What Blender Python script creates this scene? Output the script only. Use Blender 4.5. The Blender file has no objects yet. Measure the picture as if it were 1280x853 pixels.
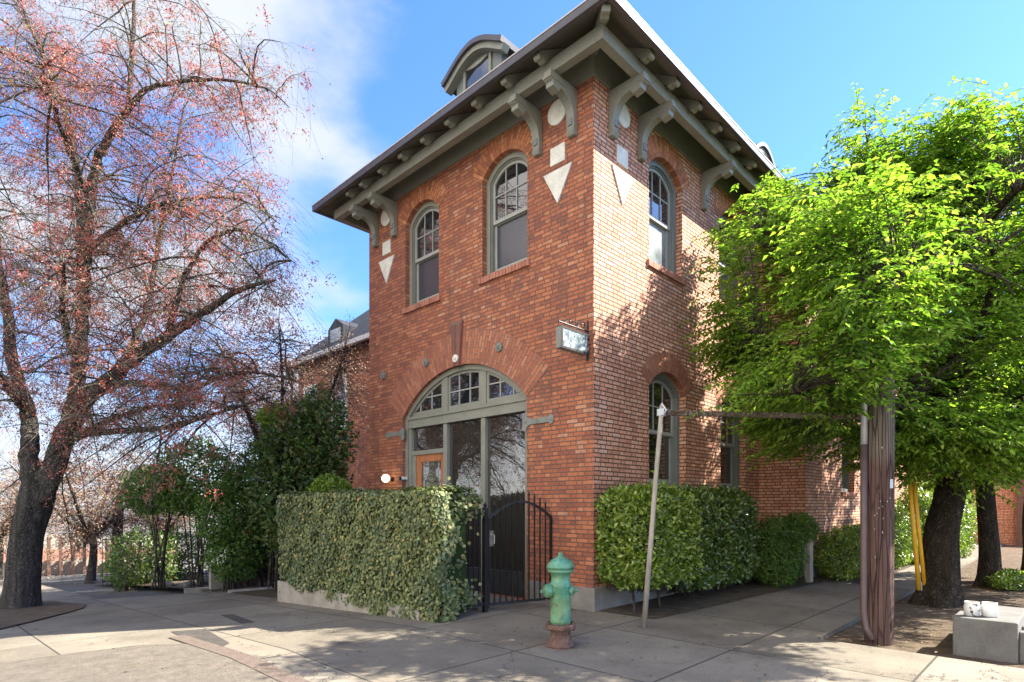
import bpy, bmesh, math, random
import numpy as np
from mathutils import Vector, Matrix
from mathutils.geometry import tessellate_polygon
random.seed(7); rng = np.random.default_rng(11)
S = bpy.context.scene; COL = S.collection

# ------------------------------------------------------------------ camera, sky, sun, exposure
cd = bpy.data.cameras.new('camera'); cam = bpy.data.objects.new('camera', cd); COL.objects.link(cam)
cam.location = (-6.80, -4.98, 1.5)
cam.rotation_euler = (math.radians(90), 0, math.atan2(.697, .717) - math.radians(90))
cd.sensor_width = 36; cd.lens = 36 * 729 / 1280
cd.shift_y = (633 - 426.5) / 1280
cd.clip_end = 2000; cd.clip_start = .05
S.camera = cam
SUN = Vector((.85, -.74, 1.0)).normalized()
elev = math.asin(SUN.z)
w = bpy.data.worlds.new('World'); S.world = w; w.use_nodes = True
nt = w.node_tree; nt.nodes.clear()
def N(nt, t, **k):
    n = nt.nodes.new(t)
    for a, b in k.items():
        if a.startswith('i_'): n.inputs[a[2:].replace('_', ' ')].default_value = b
        else: setattr(n, a, b)
    return n
sky = N(nt, 'ShaderNodeTexSky'); sky.sky_type = 'NISHITA'; sky.sun_disc = False
sky.sun_elevation = elev; sky.sun_rotation = math.atan2(SUN.x, SUN.y)
sky.air_density = 1.0; sky.dust_density = .35; sky.ozone_density = 2.6
bg = N(nt, 'ShaderNodeBackground'); bg.inputs['Strength'].default_value = .12
out = N(nt, 'ShaderNodeOutputWorld')
tc = N(nt, 'ShaderNodeTexCoord')
mp = N(nt, 'ShaderNodeMapping'); mp.inputs['Scale'].default_value = (1.0, 1.0, 1.9)
mp.inputs['Location'].default_value = (.35, .1, .0)
nz = N(nt, 'ShaderNodeTexNoise'); nz.inputs['Scale'].default_value = 3.0; nz.inputs['Detail'].default_value = 7; nz.inputs['Roughness'].default_value = .52
nt.links.new(tc.outputs['Generated'], mp.inputs[0]); nt.links.new(mp.outputs[0], nz.inputs['Vector'])
# more cloud to the north-west (left of the building), clear to the east
dot = N(nt, 'ShaderNodeVectorMath', operation='DOT_PRODUCT'); dot.inputs[1].default_value = (-.60, .75, -.25)
nt.links.new(tc.outputs['Generated'], dot.inputs[0])
mr = N(nt, 'ShaderNodeMapRange'); mr.inputs[1].default_value = -.30; mr.inputs[2].default_value = .35; mr.inputs[3].default_value = -.28; mr.inputs[4].default_value = .03
nt.links.new(dot.outputs['Value'], mr.inputs[0])
ad = N(nt, 'ShaderNodeMath', operation='ADD'); nt.links.new(nz.outputs['Fac'], ad.inputs[0]); nt.links.new(mr.outputs[0], ad.inputs[1])
cr = N(nt, 'ShaderNodeMapRange'); cr.interpolation_type = 'SMOOTHSTEP'; cr.inputs[1].default_value = .46; cr.inputs[2].default_value = .74; cr.inputs[4].default_value = .92

mx = N(nt, 'ShaderNodeMix', data_type='RGBA'); 
tint = N(nt, 'ShaderNodeMix', data_type='RGBA', blend_type='MULTIPLY'); tint.inputs['Factor'].default_value = 1; tint.inputs['B'].default_value = (.39, .56, .84, 1)
nt.links.new(sky.outputs[0], tint.inputs['A'])
# bright cloud bank added behind the viewer (south-west), out of view, as fill light
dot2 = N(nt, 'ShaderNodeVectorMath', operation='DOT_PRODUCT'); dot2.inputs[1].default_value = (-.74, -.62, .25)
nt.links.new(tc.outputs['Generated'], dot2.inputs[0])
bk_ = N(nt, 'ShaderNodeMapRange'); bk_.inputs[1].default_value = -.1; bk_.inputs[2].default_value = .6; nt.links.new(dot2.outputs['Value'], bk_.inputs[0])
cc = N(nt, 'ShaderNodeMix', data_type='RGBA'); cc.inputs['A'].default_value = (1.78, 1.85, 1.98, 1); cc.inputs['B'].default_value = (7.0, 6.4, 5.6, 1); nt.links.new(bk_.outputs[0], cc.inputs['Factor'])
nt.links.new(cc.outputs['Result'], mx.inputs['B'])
ad2 = N(nt, 'ShaderNodeMath', operation='MULTIPLY_ADD'); ad2.inputs[1].default_value = .30
def bank(v, lo, hi, amt):
    d_ = N(nt, 'ShaderNodeVectorMath', operation='DOT_PRODUCT'); d_.inputs[1].default_value = Vector(v).normalized(); nt.links.new(tc.outputs['Generated'], d_.inputs[0])
    m_ = N(nt, 'ShaderNodeMapRange'); m_.interpolation_type = 'SMOOTHSTEP'
    for i_, x_ in enumerate((lo, hi, 0, amt)): m_.inputs[i_ + 1].default_value = x_
    nt.links.new(d_.outputs['Value'], m_.inputs[0]); return m_.outputs[0]
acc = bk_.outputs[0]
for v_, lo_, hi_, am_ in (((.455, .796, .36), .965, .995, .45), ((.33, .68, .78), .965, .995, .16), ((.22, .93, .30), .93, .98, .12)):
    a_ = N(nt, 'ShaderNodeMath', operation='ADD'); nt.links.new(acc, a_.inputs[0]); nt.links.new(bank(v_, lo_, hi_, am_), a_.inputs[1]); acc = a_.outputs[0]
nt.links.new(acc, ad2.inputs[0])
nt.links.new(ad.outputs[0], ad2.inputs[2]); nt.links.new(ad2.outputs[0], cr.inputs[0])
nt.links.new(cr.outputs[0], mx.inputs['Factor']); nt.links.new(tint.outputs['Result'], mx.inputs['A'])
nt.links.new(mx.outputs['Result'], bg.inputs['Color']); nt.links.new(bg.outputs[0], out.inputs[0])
ld = bpy.data.lights.new('sun', 'SUN'); ld.energy = 5.0; ld.angle = math.radians(.53); ld.color = (1, .93, .82)
lo = bpy.data.objects.new('sun', ld); COL.objects.link(lo)
lo.rotation_euler = (-SUN).to_track_quat('-Z', 'Y').to_euler(); lo.location = (20, -20, 30)
S.view_settings.view_transform = 'Standard'; S.view_settings.look = 'None'
S.view_settings.exposure = 2.2; S.view_settings.gamma = 1
S.render.engine = 'CYCLES'
S.cycles.max_bounces = 7; S.cycles.diffuse_bounces = 4; S.cycles.transparent_max_bounces = 6

# ------------------------------------------------------------------ materials
class MT:
    def __init__(s, name):
        s.m = bpy.data.materials.new(name); s.m.use_nodes = True; s.t = s.m.node_tree
        s.b = s.t.nodes['Principled BSDF']; s.out = s.t.nodes['Material Output']
    def n(s, t, **k): return N(s.t, t, **k)
    def l(s, a, b): s.t.links.new(a, b)
    def math(s, op, a, b=None, c=None):
        n = s.n('ShaderNodeMath', operation=op)
        for i, v in enumerate((a, b, c)):
            if v is None: continue
            if isinstance(v, (int, float)): n.inputs[i].default_value = v
            else: s.l(v, n.inputs[i])
        return n.outputs[0]
    def coord(s, k='Object'): return s.n('ShaderNodeTexCoord').outputs[k]
    def noise(s, vec, sc, det=4, ro=.55, stretch=None):
        if stretch:
            m = s.n('ShaderNodeMapping'); m.inputs['Scale'].default_value = stretch; s.l(vec, m.inputs[0]); vec = m.outputs[0]
        n = s.n('ShaderNodeTexNoise'); n.inputs['Scale'].default_value = sc; n.inputs['Detail'].default_value = det; n.inputs['Roughness'].default_value = ro
        s.l(vec, n.inputs['Vector']); return n.outputs['Fac']
    def ramp(s, f, stops):
        r = s.n('ShaderNodeValToRGB'); e = r.color_ramp.elements
        e[0].position, e[0].color = stops[0][0], (*stops[0][1], 1)
        e[1].position, e[1].color = stops[-1][0], (*stops[-1][1], 1)
        for p, c in stops[1:-1]:
            x = e.new(p); x.color = (*c, 1)
        s.l(f, r.inputs[0]); return r.outputs[0]
    def mix(s, f, a, b, mode='MIX'):
        m = s.n('ShaderNodeMix', data_type='RGBA', blend_type=mode)
        for k, v in (('Factor', f), ('A', a), ('B', b)):
            if isinstance(v, (int, float)): m.inputs[k].default_value = v
            elif isinstance(v, tuple): m.inputs[k].default_value = (*v, 1)
            else: s.l(v, m.inputs[k])
        return m.outputs['Result']
    def mr(s, v, a, b, c=0, d=1):
        m = s.n('ShaderNodeMapRange'); s.l(v, m.inputs[0])
        for i, x in enumerate((a, b, c, d)): m.inputs[i + 1].default_value = x
        return m.outputs[0]
    def bump(s, h, st=.3, dist=.01):
        b = s.n('ShaderNodeBump'); b.inputs['Strength'].default_value = st; b.inputs['Distance'].default_value = dist
        s.l(h, b.inputs['Height']); s.l(b.outputs[0], s.b.inputs['Normal'])
    def base(s, c, rough=.8, metal=0, spec=None):
        if isinstance(c, tuple): s.b.inputs['Base Color'].default_value = (*c, 1)
        else: s.l(c, s.b.inputs['Base Color'])
        if isinstance(rough, (int, float)): s.b.inputs['Roughness'].default_value = rough
        else: s.l(rough, s.b.inputs['Roughness'])
        s.b.inputs['Metallic'].default_value = metal
        if spec is not None: s.b.inputs['Specular IOR Level'].default_value = spec

def brick_mat(name, stops, bw=.215, bh=.065, mort=.009, mcol=(.13, .095, .08), dirt=.6, stagger=.5, tint=None, bond=False):
    M = MT(name); uv = M.n('ShaderNodeSeparateXYZ'); M.l(M.coord('UV'), uv.inputs[0])
    wob = M.noise(M.coord('UV'), 3.0, 2)
    u, v0 = uv.outputs[0], uv.outputs[1]
    v0 = M.math('ADD', v0, M.math('MULTIPLY', wob, .012))
    vr = M.math('DIVIDE', v0, bh); row = M.math('FLOOR', vr)
    wn = M.n('ShaderNodeTexWhiteNoise', noise_dimensions='1D'); M.l(row, wn.inputs['W'])
    off = M.math('ADD', M.math('MULTIPLY', M.math('MODULO', row, 2.0), stagger), M.math('MULTIPLY', wn.outputs[0], .22))
    ur = M.math('ADD', M.math('DIVIDE', u, bw), off); col = M.math('FLOOR', ur)
    fu = M.math('FRACT', ur); fv = M.math('FRACT', vr)
    if bond:
        isH = M.math('GREATER_THAN', fu, .66)
        ds = M.math('MINIMUM', fu, M.math('ABSOLUTE', M.math('SUBTRACT', fu, .66)))
        eu = M.math('MULTIPLY', M.math('MINIMUM', ds, M.math('SUBTRACT', 1.0, fu)), bw)
        col = M.math('ADD', M.math('MULTIPLY', col, 2.0), isH)
    else:
        eu = M.math('MULTIPLY', M.math('MINIMUM', fu, M.math('SUBTRACT', 1.0, fu)), bw)
    ev = M.math('MULTIPLY', M.math('MINIMUM', fv, M.math('SUBTRACT', 1.0, fv)), bh)
    e = M.math('MINIMUM', eu, ev)
    jn = M.noise(M.coord('UV'), 45.0, 2)
    e = M.math('ADD', e, M.math('MULTIPLY', M.math('SUBTRACT', jn, .5), .007))
    mask = M.mr(e, mort * .45, mort * .95)
    cb = M.n('ShaderNodeCombineXYZ'); M.l(col, cb.inputs[0]); M.l(row, cb.inputs[1])
    wh = M.n('ShaderNodeTexWhiteNoise', noise_dimensions='2D'); M.l(cb.outputs[0], wh.inputs['Vector'])
    big = M.noise(M.coord('UV'), .55, 4, .6)
    f = M.math('ADD', wh.outputs[0], M.math('MULTIPLY', M.math('SUBTRACT', big, .5), .9))
    c = M.ramp(f, stops)
    fine = M.noise(M.coord('UV'), 28.0, 5, .7)
    c = M.mix(1.0, c, M.ramp(fine, [(.25, (.72, .70, .70)), (.75, (1.2, 1.18, 1.15))]), 'MULTIPLY')
    streak = M.noise(M.coord('UV'), 1.4, 5, .65, (1.6, .35, 1))
    c = M.mix(M.mr(streak, .52, .70, 0, dirt * .75), c, (.12, .065, .05))
    med = M.noise(M.coord('UV'), 4.5, 5, .7, (1, .55, 1))
    c = M.mix(M.mr(med, .57, .72, 0, dirt), c, (.115, .07, .06))
    pale = M.noise(M.coord('UV'), 7.5, 4, .75)
    c = M.mix(M.mr(pale, .64, .74, 0, .35), c, (.42, .33, .27))
    if tint: c = M.mix(tint[0], c, tint[1])
    mc = M.mix(M.noise(M.coord('UV'), 2.2, 3), tuple(x * .65 for x in mcol), tuple(min(1, x * 1.7) for x in mcol))
    c = M.mix(mask, mc, c)
    M.base(c, .82, spec=.3)
    h = M.math('ADD', M.math('MULTIPLY', mask, M.mr(wh.outputs[0], 0, 1, .7, 1.0)), M.math('MULTIPLY', fine, .35))
    M.bump(h, .9, .009)
    return M.m
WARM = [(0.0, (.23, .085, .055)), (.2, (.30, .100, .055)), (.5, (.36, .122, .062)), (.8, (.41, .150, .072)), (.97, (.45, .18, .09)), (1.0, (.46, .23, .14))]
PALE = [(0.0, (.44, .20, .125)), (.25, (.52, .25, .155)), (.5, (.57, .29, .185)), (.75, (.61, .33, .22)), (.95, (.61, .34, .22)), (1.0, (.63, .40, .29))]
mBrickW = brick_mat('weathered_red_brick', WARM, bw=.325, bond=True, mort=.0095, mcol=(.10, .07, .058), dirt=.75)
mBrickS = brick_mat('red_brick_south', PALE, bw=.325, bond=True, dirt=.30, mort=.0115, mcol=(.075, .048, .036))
mVous = brick_mat('arch_brick', [(0, (.27, .095, .06)), (.4, (.34, .12, .066)), (.75, (.39, .145, .075)), (1, (.43, .19, .11))], bw=.20, bh=.068, mort=.010, mcol=(.15, .10, .08), dirt=.3)
mVousO = brick_mat('orange_arch_brick', [(0, (.26, .085, .045)), (.4, (.40, .13, .055)), (.8, (.50, .18, .07)), (1, (.52, .24, .12))], bw=.165, bh=.068, mort=.010, mcol=(.16, .09, .06), dirt=.35)
mDarkBrick = brick_mat('dark_keystone_brick', [(0, (.15, .065, .05)), (1, (.24, .095, .065))], bw=.07, bh=.3, mort=.01, dirt=.5)

def simple(name, c, rough=.7, metal=0, var=.25, sc=6, bumpst=.15, spec=None, stretch=None, fsc=40):
    M = MT(name); co = M.coord()
    n = M.noise(co, sc, 5, .6, stretch); n2 = M.noise(co, fsc, 4, .6, stretch)
    lo = tuple(x * (1 - var) for x in c); hi = tuple(min(1, x * (1 + var)) for x in c)
    k = M.ramp(n, [(.3, lo), (.7, hi)])
    k = M.mix(1.0, k, M.ramp(n2, [(.3, (.88, .88, .88)), (.7, (1.1, 1.1, 1.1))]), 'MULTIPLY')
    M.base(k, rough, metal, spec); M.bump(n2, bumpst, .004)
    return M.m
mTrim = simple('grey_green_paint', (.205, .205, .165), .55, var=.10, sc=3)
mTrimD = simple('slate_green_paint', (.15, .17, .16), .5, var=.10, sc=3)
mSash = simple('light_sash_paint', (.30, .31, .28), .5, var=.08)
mGutter = simple('dark_gutter_metal', (.055, .052, .06), .45, var=.2)
mGutterL = simple('pale_drip_edge', (.45, .42, .40), .45, var=.1)
mSoffit = simple('soffit_boards', (.13, .12, .095), .7, var=.15, sc=4)
mStone = simple('pale_limestone', (.60, .59, .52), .8, var=.16, sc=5, bumpst=.4)
mPlinth = simple('plinth_concrete', (.19, .175, .155), .85, var=.28, sc=3, bumpst=.4)
mConc = simple('low_wall_concrete', (.30, .265, .22), .9, var=.25, sc=3, bumpst=.5)
mConcG = simple('grey_cast_concrete', (.12, .115, .105), .9, var=.25, sc=4, bumpst=.5)
mSlate = MT('slate_roof')
_u = mSlate.coord(); _bt = mSlate.n('ShaderNodeTexBrick'); mSlate.l(_u, _bt.inputs['Vector']); _bt.inputs['Scale'].default_value = 3.2
_bt.inputs['Color1'].default_value = (.03, .034, .042, 1); _bt.inputs['Color2'].default_value = (.055, .06, .07, 1); _bt.inputs['Mortar'].default_value = (.02, .02, .025, 1)
mSlate.base(_bt.outputs[0], .85, spec=.15); mSlate.bump(_bt.outputs[1], -.4, .02); mSlate = mSlate.m
mIron = simple('black_iron', (.018, .018, .019), .45, .3, var=.3)
mIronGrey = simple('painted_iron_grey', (.17, .175, .155), .55, var=.2)
mDoor = simple('varnished_orange_wood', (.36, .13, .045), .4, var=.25, sc=3, stretch=(1, 8, .7))
mDark = simple('dark_panel_paint', (.035, .036, .034), .5, var=.2)
mWhite = simple('white_paint', (.72, .72, .70), .5, var=.06)
mDirt = None
def glass_mat(name, c, ior=1.62, rough=.015, curtain=None):
    M = MT(name); M.base(c, rough); M.b.inputs['IOR'].default_value = ior
    if curtain:
        co = M.coord(); nn = M.noise(co, 1.4, 3); M.base(M.ramp(nn, [(.4, c), (.62, curtain)]), rough)
    M.bump(M.noise(M.coord(), 1.8, 2), .06, .05)
    return M.m
mGlass = glass_mat('dark_window_glass', (.012, .014, .017), 2.3)
mGlassS = glass_mat('screened_window_glass', (.045, .048, .06), 1.7, .15)
mGlassD = glass_mat('storefront_glass', (.035, .032, .027), 2.7)
mGlassC = glass_mat('curtained_window_glass', (.10, .115, .12), 1.6, .06, (.27, .29, .29))

def bark(name, a, b, sc=7, st=(1, 1, .18)):
    M = MT(name); co = M.coord()
    n = M.noise(co, sc, 8, .7, st); n2 = M.noise(co, 2.0, 3)
    c = M.ramp(n, [(.32, a), (.5, tuple((x + y) / 2 for x, y in zip(a, b))), (.68, b)])
    c = M.mix(M.mr(n2, .55, .7, 0, .35), c, (.08, .085, .05))
    vo = M.n('ShaderNodeTexVoronoi', feature='DISTANCE_TO_EDGE'); mpp = M.n('ShaderNodeMapping'); mpp.inputs['Scale'].default_value = st; M.l(co, mpp.inputs[0])
    va = M.n('ShaderNodeVectorMath', operation='MULTIPLY_ADD'); va.inputs[1].default_value = (.45, .45, .10); nn = M.n('ShaderNodeTexNoise'); nn.inputs['Scale'].default_value = 6; M.l(co, nn.inputs['Vector']); M.l(nn.outputs['Color'], va.inputs[0]); M.l(mpp.outputs[0], va.inputs[2]); M.l(va.outputs[0], vo.inputs['Vector']); vo.inputs['Scale'].default_value = sc * 1.3
    fur = M.mr(vo.outputs['Distance'], .0, .30)
    c = M.mix(M.math('MULTIPLY_ADD', fur, .6, .4), tuple(x * .7 for x in a), c)
    M.base(c, .95, spec=.15); M.bump(M.math('ADD', M.math('MULTIPLY', fur, .8), n), .9, .05)
    return M.m
mBarkL = bark('furrowed_grey_bark', (.045, .038, .033), (.20, .175, .15), 16, (1, 1, .12))
mBarkR = bark('dark_rough_bark', (.025, .019, .014), (.10, .078, .056), 13, (1, 1, .14))
mTwig = bark('olive_grey_twig', (.16, .145, .11), (.36, .33, .26), 5)
mTwigD = bark('dark_branch', (.05, .040, .035), (.15, .125, .10), 8)
mPole = MT('weathered_brown_pole')
_c = mPole.coord(); _n = mPole.noise(_c, 22, 7, .7, (1, 1, .035)); _s = mPole.n('ShaderNodeSeparateXYZ'); mPole.l(_c, _s.inputs[0])
_pb = mPole.ramp(_n, [(.3, (.062, .036, .030)), (.7, (.135, .083, .070))]); _pt = mPole.ramp(_n, [(.3, (.075, .056, .042)), (.7, (.20, .165, .13))])
_z = mPole.math('ADD', _s.outputs[2], mPole.math('MULTIPLY', mPole.noise(_c, 6, 3, .6, (1, 1, .1)), .9))
_pc = mPole.mix(mPole.mr(_z, 2.35, 2.5), _pb, _pt); mPole.base(_pc, .85, spec=.2); 
_v = mPole.n('ShaderNodeTexVoronoi', feature='DISTANCE_TO_EDGE'); _m = mPole.n('ShaderNodeMapping'); _m.inputs['Scale'].default_value = (1, 1, .045); mPole.l(_c, _m.inputs[0]); mPole.l(_m.outputs[0], _v.inputs['Vector']); _v.inputs['Scale'].default_value = 24
_cr = mPole.mr(_v.outputs['Distance'], .0, .07); _pc = mPole.mix(mPole.math('MULTIPLY_ADD', _cr, .6, .4), (.03, .02, .017), _pc)
_sp = mPole.noise(_c, 38, 3, .6); _pc = mPole.mix(mPole.mr(_sp, .70, .74, 0, .7), _pc, (.38, .34, .31)); mPole.base(_pc, .9, spec=.15)
mPole.bump(mPole.math('ADD', _n, _cr), 1.0, .02); mPole = mPole.m
mConduit = simple('galvanised_conduit', (.42, .43, .44), .4, .5, var=.12)
mConduitB = simple('brown_painted_conduit', (.085, .055, .052), .5, var=.2)
mYellow = simple('yellow_guy_guard', (.66, .36, .02), .5, var=.12)
mWood = simple('weathered_post_wood', (.27, .235, .19), .85, var=.35, sc=10, stretch=(1, 1, .12), bumpst=.6)
mBarkStrut = bark('brown_weathered_timber', (.08, .06, .045), (.20, .16, .125), 12, (1, 1, .2))
mRust = simple('rusty_cast_iron', (.12, .065, .045), .85, var=.5, sc=14, bumpst=.7)

def hydrant_mat():
    M = MT('chipped_green_paint'); co = M.coord()
    a = M.noise(co, 9, 5, .65); b = M.noise(co, 22, 6, .7); d = M.noise(co, 3.5, 4, .6)
    c = M.ramp(a, [(.3, (.02, .13, .085)), (.45, (.05, .21, .13)), (.6, (.11, .29, .18)), (.75, (.20, .36, .24))])
    c = M.mix(M.mr(d, .45, .62, 0, .65), c, (.16, .24, .09))
    c = M.mix(M.mr(b, .57, .62), c, (.11, .06, .035))
    c = M.mix(M.mr(b, .30, .35, .6, 0), c, (.35, .42, .34))
    M.base(c, .42); M.bump(b, .5, .004); return M.m
mHyd = hydrant_mat()

def leaf_mat(name, cols, trans=.35, rough=.45, tcol=None, gloss=.5):
    M = MT(name); g = M.n('ShaderNodeNewGeometry')
    c = M.ramp(g.outputs['Random Per Island'], cols)
    co = M.coord(); c = M.mix(1.0, c, M.ramp(M.noise(co, 2.2, 3), [(.3, (.68, .74, .8)), (.7, (1.2, 1.14, 1.05))]), 'MULTIPLY')
    M.base(c, rough, spec=gloss)
    tr = M.n('ShaderNodeBsdfTranslucent')
    M.l(M.mix(1.0, c, tcol or (1.5, 1.5, .7), 'MULTIPLY'), tr.inputs[0])
    ms = M.n('ShaderNodeMixShader'); ms.inputs[0].default_value = trans
    M.l(M.b.outputs[0], ms.inputs[1]); M.l(tr.outputs[0], ms.inputs[2]); M.l(ms.outputs[0], M.out.inputs[0])
    return M.m
mLeafR = leaf_mat('spring_hornbeam_leaves', [(0, (.08, .17, .022)), (.3, (.14, .26, .03)), (.65, (.22, .35, .045)), (.9, (.30, .41, .07)), (1, (.38, .45, .12))], .60, .5, (1.3, 1.4, .65), .3)
mLeafR2 = leaf_mat('deep_green_crown_leaves', [(0, (.075, .17, .022)), (.5, (.16, .29, .035)), (.9, (.25, .38, .05)), (1, (.33, .42, .08))], .60, .5, (1.3, 1.4, .65), .3)
mIvy = leaf_mat('ivy_leaves', [(0, (.045, .075, .035)), (.3, (.10, .135, .045)), (.6, (.15, .175, .06)), (.88, (.22, .235, .08)), (.97, (.30, .28, .10)), (1, (.34, .21, .10))], .14, .6, (1.2, 1.4, .6), .5)
mBox = leaf_mat('privet_leaves', [(0, (.05, .095, .014)), (.35, (.13, .21, .025)), (.75, (.24, .33, .045)), (1, (.35, .39, .10))], .30, .32, (1.3, 1.5, .6), .6)
mLaurel = leaf_mat('glossy_laurel_leaves', [(0, (.035, .07, .015)), (.5, (.085, .15, .03)), (.9, (.16, .23, .05)), (1, (.25, .31, .10))], .22, .28, (1.3, 1.5, .6), .7)
mShrubD = leaf_mat('dark_shrub_leaves', [(0, (.04, .075, .018)), (.5, (.085, .15, .03)), (.85, (.15, .23, .05)), (1, (.24, .15, .08))], .4, .35, (1.2, 1.3, .7), .5)
mShrubG = leaf_mat('mid_green_shrub_leaves', [(0, (.045, .09, .018)), (.5, (.09, .17, .03)), (1, (.18, .28, .05))], .4, .4, (1.3, 1.5, .6), .4)
mLime = leaf_mat('lime_sprig_leaves', [(0, (.13, .22, .03)), (1, (.27, .38, .06))], .4, .4, (1.3, 1.4, .5), .3)
mRed = leaf_mat('red_seed_clusters', [(0, (.27, .065, .055)), (.4, (.40, .115, .09)), (.8, (.48, .19, .15)), (1, (.46, .32, .22))], .30, .6, (1.2, 1.0, .9), .2)
mOlive = leaf_mat('olive_bud_leaves', [(0, (.16, .15, .07)), (1, (.30, .30, .14))], .3, .6, (1.2, 1.3, .8), .2)
mPink = leaf_mat('dusty_pink_buds', [(0, (.24, .14, .11)), (.5, (.36, .22, .17)), (1, (.40, .34, .20))], .3, .6, (1.1, 1, .9), .2)

def concrete_walk():
    M = MT('sidewalk_concrete'); co = M.coord(); sx = M.n('ShaderNodeSeparateXYZ'); M.l(co, sx.inputs[0])
    X, Y = sx.outputs[0], sx.outputs[1]
    def lines(v, w, off):
        q = M.math('DIVIDE', M.math('ADD', v, off), w); f = M.math('FRACT', q)
        return M.math('MULTIPLY', M.math('MINIMUM', f, M.math('SUBTRACT', 1.0, f)), w), M.math('FLOOR', q)
    dx, cx = lines(X, 1.62, .83 + 16.2); dy, cy = lines(Y, 1.58, .80 + 15.8)
    d = M.math('MINIMUM', dx, dy); jit = M.noise(co, 12, 3)
    joint = M.mr(M.math('ADD', d, M.math('MULTIPLY', M.math('SUBTRACT', jit, .5), .006)), .006, .014)
    cb = M.n('ShaderNodeCombineXYZ'); M.l(cx, cb.inputs[0]); M.l(cy, cb.inputs[1])
    wn = M.n('ShaderNodeTexWhiteNoise', noise_dimensions='2D'); M.l(cb.outputs[0], wn.inputs['Vector'])
    base = M.ramp(wn.outputs[0], [(0, (.148, .131, .104)), (.5, (.175, .156, .125)), (1, (.205, .184, .150))])
    big = M.noise(co, .8, 6, .65); fine = M.noise(co, 55, 5, .75); grit = M.noise(co, 260, 2, .5); sp = M.noise(co, 6, 6, .75)
    c = M.mix(1.0, base, M.ramp(big, [(.32, (.66, .645, .63)), (.52, (1.0, .99, .97)), (.7, (1.22, 1.19, 1.13))]), 'MULTIPLY')
    c = M.mix(1.0, c, M.ramp(fine, [(.3, (.72, .72, .71)), (.7, (1.25, 1.24, 1.22))]), 'MULTIPLY')
    c = M.mix(1.0, c, M.ramp(grit, [(.3, (.68, .67, .66)), (.7, (1.3, 1.3, 1.3))]), 'MULTIPLY')
    c = M.mix(M.mr(sp, .55, .70, 0, .6), c, (.085, .078, .068))
    vor = M.n('ShaderNodeTexVoronoi', feature='DISTANCE_TO_EDGE'); vor.inputs['Scale'].default_value = .55
    wv = M.n('ShaderNodeVectorMath', operation='ADD'); nw = M.n('ShaderNodeTexNoise'); nw.inputs['Scale'].default_value = 2.5; nw.inputs['Detail'].default_value = 5
    M.l(co, nw.inputs['Vector']); M.l(co, wv.inputs[0]); M.l(nw.outputs['Color'], wv.inputs[1]); M.l(wv.outputs[0], vor.inputs['Vector'])
    crack = M.math('MAXIMUM', M.mr(vor.outputs['Distance'], .0012, .0045, .15, 1), M.mr(M.noise(co, .35, 2), .47, .5))
    gum = M.n('ShaderNodeTexVoronoi'); gum.inputs['Scale'].default_value = 3.2; M.l(co, gum.inputs['Vector'])
    gs_ = M.n('ShaderNodeSeparateColor'); M.l(gum.outputs['Color'], gs_.inputs[0])
    spot = M.math('MULTIPLY', M.mr(gum.outputs['Distance'], .10, .07), M.math('GREATER_THAN', gs_.outputs[0], .80))
    c = M.mix(M.math('MULTIPLY', spot, .55), c, (.06, .055, .05))
    c = M.mix(crack, (.05, .045, .04), c)
    c = M.mix(joint, (.055, .05, .042), c)
    M.base(c, .92, spec=.2)
    h = M.math('ADD', M.math('MULTIPLY', M.math('MINIMUM', joint, crack), 1.0), M.math('ADD', M.math('MULTIPLY', fine, .25), M.math('MULTIPLY', grit, .15)))
    M.bump(h, .6, .008); return M.m
mWalk = concrete_walk()
def earth(name, a, b, sc=5):
    M = MT(name); co = M.coord(); n = M.noise(co, sc, 7, .7); g = M.noise(co, 90, 4, .7)
    c = M.ramp(n, [(.3, a), (.7, b)]); c = M.mix(1.0, c, M.ramp(g, [(.3, (.6, .6, .6)), (.7, (1.4, 1.4, 1.35))]), 'MULTIPLY')
    M.base(c, .95, spec=.1); M.bump(M.math('ADD', n, g), 1.0, .02); return M.m
mDirt = earth('trodden_soil', (.075, .055, .038), (.17, .13, .095))
mSoil = earth('dark_garden_soil', (.06, .046, .033), (.15, .12, .088))
mAsph = earth('asphalt', (.10, .097, .093), (.14, .135, .13), 2)
mGrav = earth('worn_gravelly_concrete', (.12, .105, .085), (.20, .175, .145), 7)
mPatch = earth('asphalt_patch', (.065, .06, .055), (.11, .10, .09), 9)
mRedKerb = earth('faded_red_kerb_paint', (.14, .10, .082), (.19, .16, .135), 12)

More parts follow.
